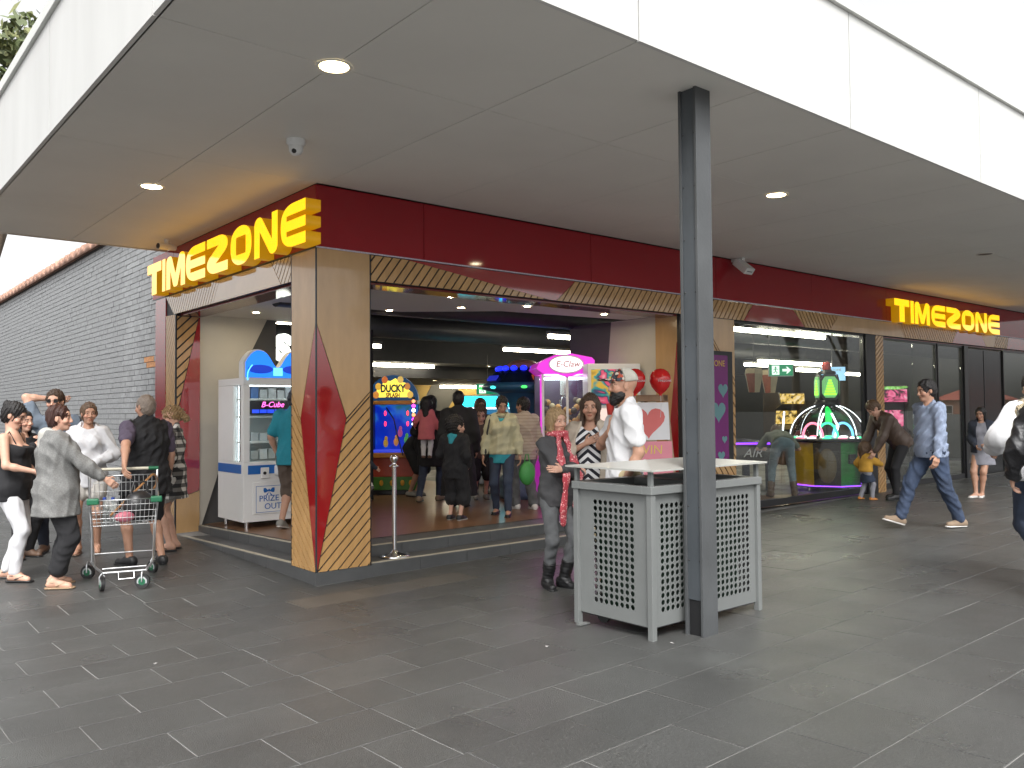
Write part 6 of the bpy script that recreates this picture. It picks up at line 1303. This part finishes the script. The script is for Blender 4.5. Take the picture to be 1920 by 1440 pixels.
def scarf(K):
    s = K['s']; U, Fw, Rt, Nk = K['U'], K['Fw'], K['Rt'], K['Nk']
    S = SD(K['lo'], K['hi'], .008)
    for k_ in range(14):
        a0, a1 = 2 * math.pi * k_ / 14, 2 * math.pi * (k_ + 1) / 14
        c_ = lambda a: Nk + U * (.035 + .012 * math.sin(a)) * s + Rt * .078 * math.cos(a) * s + Fw * (.07 * math.sin(a) + .02) * s
        S.cap(c_(a0), c_(a1), .032 * s, .032 * s, .02)
    for sg, ln in ((-1, .50), (1, .60)):
        p0 = Nk + U * .02 * s + Fw * .1 * s + Rt * sg * .05 * s; p1 = Nk - U * .2 * s + Fw * .17 * s + Rt * sg * .08 * s; p2 = Nk - U * .36 * s + Fw * .25 * s + Rt * sg * .08 * s; p3 = Nk - U * (.4 + ln - .2) * s + Fw * .2 * s + Rt * sg * .09 * s
        for a, b in ((p0, p1), (p1, p2), (p2, p3)): S.cap(a, b, .04 * s, .046 * s, .02, (Fw, 2.2))
    S.fold(.007, .045, 9, (2, 2, .3)); V, Fq = S.mesh(); npmesh('scarf', V, Fq, pSEQ, K['body'])
person('blonde woman with folded arms, sequinned pink scarf, grey jeans and black boots', og(1.40, -1.80), 38, 1.57, True, 1.06, 'fair', 'blonde', 'bob',
       top=dict(mat=cCHAR, hem=-.13, loose=.018, amp=.01, name='jumper'), legs=dict(mat=cGREYJ, name='jeans', loose=.006, amp=.008), shoes=dict(kind='boot', mat=lBLK), hands=[(.13, .24, 1.17), (-.13, .22, 1.12)], elbows=[(-.8, .25, -.8), (.8, .25, -.8)],
       hdir=((1, .1, .1), (-1, -.1, .25)), palm=((0, -1, 0), (0, -1, 0)), feet=[(-.07, .02, 0, 12), (.08, -.05, 0, -20)], hyaw=-.05, hpitch=.02, extra=scarf)
def cardig(K): pass
person('dark haired woman in a chevron striped dress and beige cardigan, hand on her chest', og(1.72, -1.92), -14, 1.69, True, 1.3, 'tan', 'brown', 'bob',
       top=[dict(mat=pCHEV, sleeve=0, hem=-.4, long=.35, flare=.06, loose=.018, name='dress', vneck=.1, neck=.085), dict(mat=cBEIGE, hem=-.2, long=.2, loose=.034, open=.115, name='cardigan', amp=.01)], legs=dict(mat=cBLACK), shoes=dict(mat=lBLK, kind='flat'),
       hands=[None, (.02, .21, 1.3)], elbows=[None, (1, .1, -.9)], hdir=(None, (-.85, .1, .45)), palm=(None, (0, -1, 0)), curl=(.5, .15), hyaw=.1)
def cap(K):
    hp, z, HB = K['hp'], K['hsz'], K['HB']; S = SD(K['Hc'] - .2 * z, K['Hc'] + .25 * z, .006)
    S.ell(hp((0, -.012, .045)), np.array([.088, .106, .095]) * z, HB, .01); S.cut(hp((0, 0, .038)), -HB @ np.array([0, .12, 1])); S.cut(hp((0, -.005, 0)), HB @ np.array([0, -1, .25])); V, Fq = S.mesh(); o = npmesh('cap', V, Fq, pCAMO, K['body'])
    S = SD(K['Hc'] - .2 * z, K['Hc'] + .25 * z, .006); S.ell(hp((0, -.012, .045)), np.array([.087, .105, .094]) * z, HB, .01); S.cut(hp((0, 0, .03)), -HB @ np.array([0, .12, 1])); S.cut(hp((0, -.007, 0)), HB @ np.array([0, 1, -.25])); V, Fq = S.mesh(); npmesh('cap_mesh', V, Fq, cloth('mesh', (.5, .48, .42), bump=.6), o)
    S = SD(K['Hc'] - .24 * z, K['Hc'] + .26 * z, .005); S.ell(hp((0, .12, .042)), np.array([.072, .085, .011]) * z, HB, .01); S.cut(hp((0, .05, 0)), -HB @ np.array([0, 1, 0])); V, Fq = S.mesh(); npmesh('peak', V, Fq, pCAMO, o)
    e = G(); w_ = K['wr'][0]; d = nrm(w_ - K['elb'][0]); e.tube([w_ - d * .03, w_ - d * .005], .036, BLK, 14); e.build('watch', K['body'])
person('tall bearded man in patterned cap and white t-shirt behind the grey bin', og(1.437, -2.58), -84, 1.86, False, .98, 'tan', 'black', 'bald', beard='black',
       top=dict(mat=cTEE, sleeve=.66, hem=-.24, loose=.024, long=.2, flare=.0, amp=.012), legs=dict(mat=cKHAKI, length=1.05, loose=.035, name='shorts'), shoes=dict(mat=lBLK), hands=[(-.23, .06, .9), (.03, .10, 1.29)], elbows=[(-.3, -1, 0), (1, .2, -.7)], hdir=(None, (-.15, -.1, 1)), palm=(None, (-.6, -1, 0)), extra=cap, curl=(.6, .9), lean=-.03)
person('dark haired person in a long black coat and jeans carrying the toddler', of(3.72, 3.5), 165, 1.62, True, 1.1, 'tan', 'black', 'long', lod=2, top=dict(mat=cBLACK, hem=-.35, long=.35, loose=.03), legs=dict(mat=cDENIM, name='jeans'), shoes=dict(mat=lSUEDE), hands=[(-.2, .15, 1.05), (.05, .3, 1.1)], feet=[(-.1, -.3, 0, 8), (.1, .1, 0, -6)])
person('toddler in a coral dress and pale tights being carried on a hip', (3.5, 3.3, .92), 175, .86, True, 1.1, 'fair', 'black', 'bob', child=True, lod=2, top=dict(mat=cPINK, hem=-.35, long=.35, flare=.05, name='dress', sleeve=2), legs=dict(mat=cWHITE, name='tights'), shoes=dict(mat=lBRN), hands=[(-.4, .2, 1.0), (.35, .1, .9)])
person('man in a long black hooded coat standing behind the boy', of(3.55, 2.55), 178, 1.66, False, 1.15, 'tan', 'black', 'short', lod=2, top=dict(mat=cBLACK, hem=-.75, long=.75, flare=.06, hood=1, loose=.035, name='coat'), legs=dict(mat=cBLACK), shoes=dict(mat=lBLK))
person('curly brown haired child in a brown jumper beyond the cream jacket woman', of(4.45, 3.2), 10, 1.42, False, 1, 'fair', 'mid', 'frizz', child=True, lod=2, top=dict(mat=cBROWN, hem=-.15), legs=dict(mat=cBLACK, length=1.1, loose=.03), shoes=dict(mat=lGREY), hpitch=.4)
person('young boy with short brown hair looking out from beside the blue machines', of(5.0, 3.9), 15, 1.55, False, 1, 'fair', 'mid', 'short', child=True, lod=2, top=dict(mat=cBROWN), legs=dict(mat=cNAVY), shoes=dict(mat=lGREY))
person('person in a black top and shorts bending by the fishing game', of(3.95, 4.35), 60, 1.6, False, 1.1, 'tan', 'black', 'short', lod=2, top=dict(mat=cBLACK), legs=dict(mat=cBLACK, length=.95, loose=.03, name='shorts'), shoes=dict(mat=lGREY), lean=.7, drop=.06)
person('small girl in a tartan skirt mostly hidden behind the timber pillar', of(2.02, 2.72), 120, 1.15, True, 1, 'fair', 'brown', 'long', child=True, lod=2, top=dict(mat=cNAVY), skirt=dict(mat=pPLAID, length=.42), shoes=dict(mat=lBLK), hands=[None, (.25, .25, 1.0)])
person('person in pale blue jeans and grey tee bending over behind the shop window', (9.07, .78, .13), 172, 1.72, True, 1.12, 'fair', 'mid', 'short', lod=2, top=dict(mat=cOLIVE, sleeve=.8, hem=-.05), legs=dict(mat=cLBLUE, name='jeans', loose=.008), shoes=dict(kind='boot', mat=lBRN), lean=1.35, feet=[(-.2, 0, 0, 8), (.2, 0, 0, -8)], hipshift=(0, -.1), hands=[(-.25, .6, .8), (.25, .6, .8)])
tl = og(9.6, -.42); dl = og(9.72, -.66); hold = (9.66, -.62, .58)
person('toddler in a mustard jumper and denim skirt reaching up to the leaning man', tl, 105, .88, True, 1.15, 'fair', 'mid', 'bob', child=True, lod=2, top=dict(mat=cYEL, hem=-.02, loose=.03, name='jumper'), skirt=dict(mat=cDENIM, length=.34, flare=.1), legs=dict(mat=cLEG, name='leggings'), shoes=dict(mat=lORG, sole=lWHT), hands=[(-.38, .1, 1.0), (.15, .55, 1.1)], feet=[(-.16, -.1, 0, 14), (.16, .1, 0, -10)], hyaw=-.3)
person('man in a brown leather jacket and black jeans leaning down to the toddler', og(9.95, -.72), -82, 1.78, False, 1.1, 'fair', 'mid', 'short', lod=2, top=dict(mat=cLEATH, hem=-.1, loose=.03, name='jacket'), legs=dict(mat=cBLACK, name='jeans'), shoes=dict(mat=lBLK), lean=.72, hpitch=.3, hands=[(-.12, .42, .72), (.16, .46, .78)], hipshift=(0, -.12), feet=[(-.12, .05, 0, 8), (.12, -.12, 0, -8)])
person('stocky man in a pale blue ribbed jumper and faded jeans striding past the window', og(6.87, -2.66), -84, 1.80, False, 1.2, 'tan', 'black', 'short',
       top=dict(mat=cSKYB, hem=-.09, loose=.022, amp=.012, name='jumper'), legs=dict(mat=cJEANS, loose=.024, name='jeans', amp=.012), shoes=dict(mat=lSUEDE, sole=lWHT), hands=[(-.31, .12, .88), (.29, -.1, .92)], feet=[(-.08, -.3, 0, 4, 0), (.1, .36, .03, -4, 16)], hpitch=.12, lean=.03)
person('girl in grey dress and dark cardigan with long black hair', og(10.87, -1.72), -30, 1.44, True, .95, 'tan', 'black', 'long', lod=2, top=[dict(mat=cGREYD, sleeve=0, hem=-.3, long=.3, flare=.06, name='dress'), dict(mat=cNAVY, hem=-.1, loose=.03, open=.09, name='cardigan')], shoes=dict(kind='flat', mat=lWHT, sole=lWHT), hands=[(-.1, .22, 1.05), (.1, .22, 1.0)], feet=[(.02, .1, 0, -10), (.12, .22, 0, -40)], hpitch=.2, hyaw=-.3)
def braid(K):
    s = K['s']; U, Fw, Rt, Nk = K['U'], K['Fw'], K['Rt'], K['Nk']; S = SD(K['lo'], K['hi'], .01)
    pts = [Nk + Rt * .09 * math.cos(a) * s * 1.25 + Fw * .11 * math.sin(a) * s + U * (.02 - .03 * math.cos(2 * a)) * s for a in np.linspace(0, 2 * math.pi, 17)]
    for a, b in zip(pts, pts[1:]): S.cap(a, b, .042 * s, .042 * s, .02)
    a0 = Nk - Rt * .1 * s; S.cap(a0 + U * .02 * s, K['sh'][0] + U * .03 * s - Fw * .1 * s, .05 * s, .04 * s, .02); S.cap(K['sh'][0] + U * .03 * s - Fw * .1 * s, K['sh'][0] - U * .16 * s - Fw * .08 * s - Rt * .03 * s, .04 * s, .03 * s, .02); S.fold(.006, .04, 8); V, Fq = S.mesh(); npmesh('scarf', V, Fq, pBRAID, K['body'])
person('woman in loose white blouse with plaited straw scarf, one heel lifted', og(4.11, -4.72), 172, 1.72, True, 1.1, 'fair', 'black', 'short', top=dict(mat=cTEE, hem=-.08, loose=.05, amp=.016, wl=.16, name='blouse', sleeve=1.9), legs=dict(mat=cDENIM, length=1.8, name='jeans'), shoes=dict(kind='shoe', mat=lTAN, sole=lBLK), feet=[(-.08, -.28, .14, 4, -52), (.1, .2, 0, -4)], hands=[(-.3, .12, 1.1), None], extra=braid)
ql = og(3.51, -5.06)
person('person in black quilted leather jacket and black jeans, nearest the camera', ql, 160, 1.70, False, 1.05, 'fair', 'brown', 'short', top=dict(mat=pm('quilted_leather', (.014, .014, .016), .38, var=.2, scale=30, bump=.6, bscale=60), hem=-.12, loose=.032, name='jacket', amp=.012), legs=dict(mat=cBLACK, name='jeans'), shoes=dict(mat=lBLK), hands=[(-.30, .06, .94), None], feet=[(-.1, -.12, 0, 6), (.1, .15, 0, -6)])
# ---------------------------------------------------------------- outside: trees and a house across the way
LEAF = [pm('leaf%d' % i, c_, .6, var=.25, scale=3) for i, c_ in enumerate(((.11, .14, .05), (.17, .18, .07), (.08, .10, .04)))]; BARK = pm('bark', (.12, .09, .065), .9, var=.3, bump=.6, bscale=20)
def tree(x, y, H, r, label, n=2600, seed=0, zc=.68):
    rs = np.random.RandomState(seed); t = thing('tree', label, 'tree', (x, y, gz(x, y) - .02), 0, 'trees around the walkway'); g = G(); g.tube([(0, 0, 0), (.1, 0, H * .3), (-.1, .1, H * .55), (0, 0, H * .8)], [.02 * H, .016 * H, .011 * H, .004 * H], BARK, 8); tips = []
    for k in range(9):
        a = rs.rand() * 6.28; z0 = H * rs.uniform(.32, .6); e = Vector((math.cos(a) * r * rs.uniform(.5, .9), math.sin(a) * r * rs.uniform(.5, .9), H * rs.uniform(.55, .9))); g.tube([(0, 0, z0), (e.x * .5, e.y * .5, (z0 + e.z) / 2 + .2), e], [.008 * H, .005 * H, .002 * H], BARK, 6); tips.append(e)
    g.build('trunk', t); c = G()
    tips += [Vector((rs.normal() * r * .4, rs.normal() * r * .4, H * rs.uniform(.6, .95))) for _ in range(8)]
    for k in range(n):
        b = tips[rs.randint(len(tips))]; p = b + Vector(rs.normal(size=3) * np.array([r * .2, r * .2, r * .16])); s_ = rs.uniform(.1, .24) * (H / 8) ** .5; u = Vector(rs.normal(size=3)).normalized() * s_; v = Vector(rs.normal(size=3)).normalized() * s_ * .5
        c.add([p - u, p + v, p + u, p - v], [(0, 1, 2, 3)], LEAF[rs.randint(3)])
    c.build('crown', t)
tree(1.2, 27, 16.4, 3.4, 'gum tree showing over the canopy corner beyond the brick wall', 3000, 1)
tree(24, -9.5, 8.5, 2.6, 'street tree mirrored in the first shop window', 2600, 2); tree(34, -13, 9.5, 3, 'larger street tree mirrored in the second shop window', 2600, 3); tree(14, -19, 8, 2.6, 'street tree across the walkway, seen only as a reflection', 2000, 4)
hs_ = thing('house', 'low brick shop with red tiled roof across the walkway, seen only mirrored in the windows', 'building', (150, -52, -.3))
G().box(-7, 7, -4, 4, 0, 3.2, pm('house_brick', (.30, .14, .09), .8, var=.3, scale=20)).build('wall', hs_)
g = G(); g.add([(-7.5, -4.5, 3.2), (7.5, -4.5, 3.2), (7.5, 4.5, 3.2), (-7.5, 4.5, 3.2), (-3, 0, 5.4), (3, 0, 5.4)], [(0, 1, 5, 4), (1, 2, 5), (2, 3, 4, 5), (3, 0, 4)], pm('house_tiles', (.35, .08, .05), .7, var=.2)); g.build('roof', hs_)
for y in (-2.5, .8): w_ = G().box(-7.06, -7.0, y, y + 1.6, .9, 2.3, PLAST).build('window', hs_); G().box(-7.08, -7.061, y + .08, y + 1.52, .98, 2.22, BLK).build('pane', hs_ if False else w_)

for x, y, lab in ((-1.95, -1.62, 'white paper scrap on the paving in front of the trolley'), (.02, -3.18, 'pale paper scrap on the paving left of the bin'), (.62, -3.72, 'pale scrap at the near corner leg of the bin')):
    g = G(); a = random.random() * 3; c_, s_ = math.cos(a), math.sin(a); pts = [(-.012, -.007, 0), (.013, -.008, .003), (.011, .008, .001), (-.008, .009, .004)]
    g.add([(p[0] * c_ - p[1] * s_, p[0] * s_ + p[1] * c_, p[2]) for p in pts], [(0, 1, 2), (0, 2, 3)], pm('grey_scrap', (.34, .33, .32), .8, var=.1)); thing('', lab, 'litter', group='paper scraps on the paving', obj=g.build('paper_scrap', loc=(x, y, gz(x, y) + .003), solid=.001))
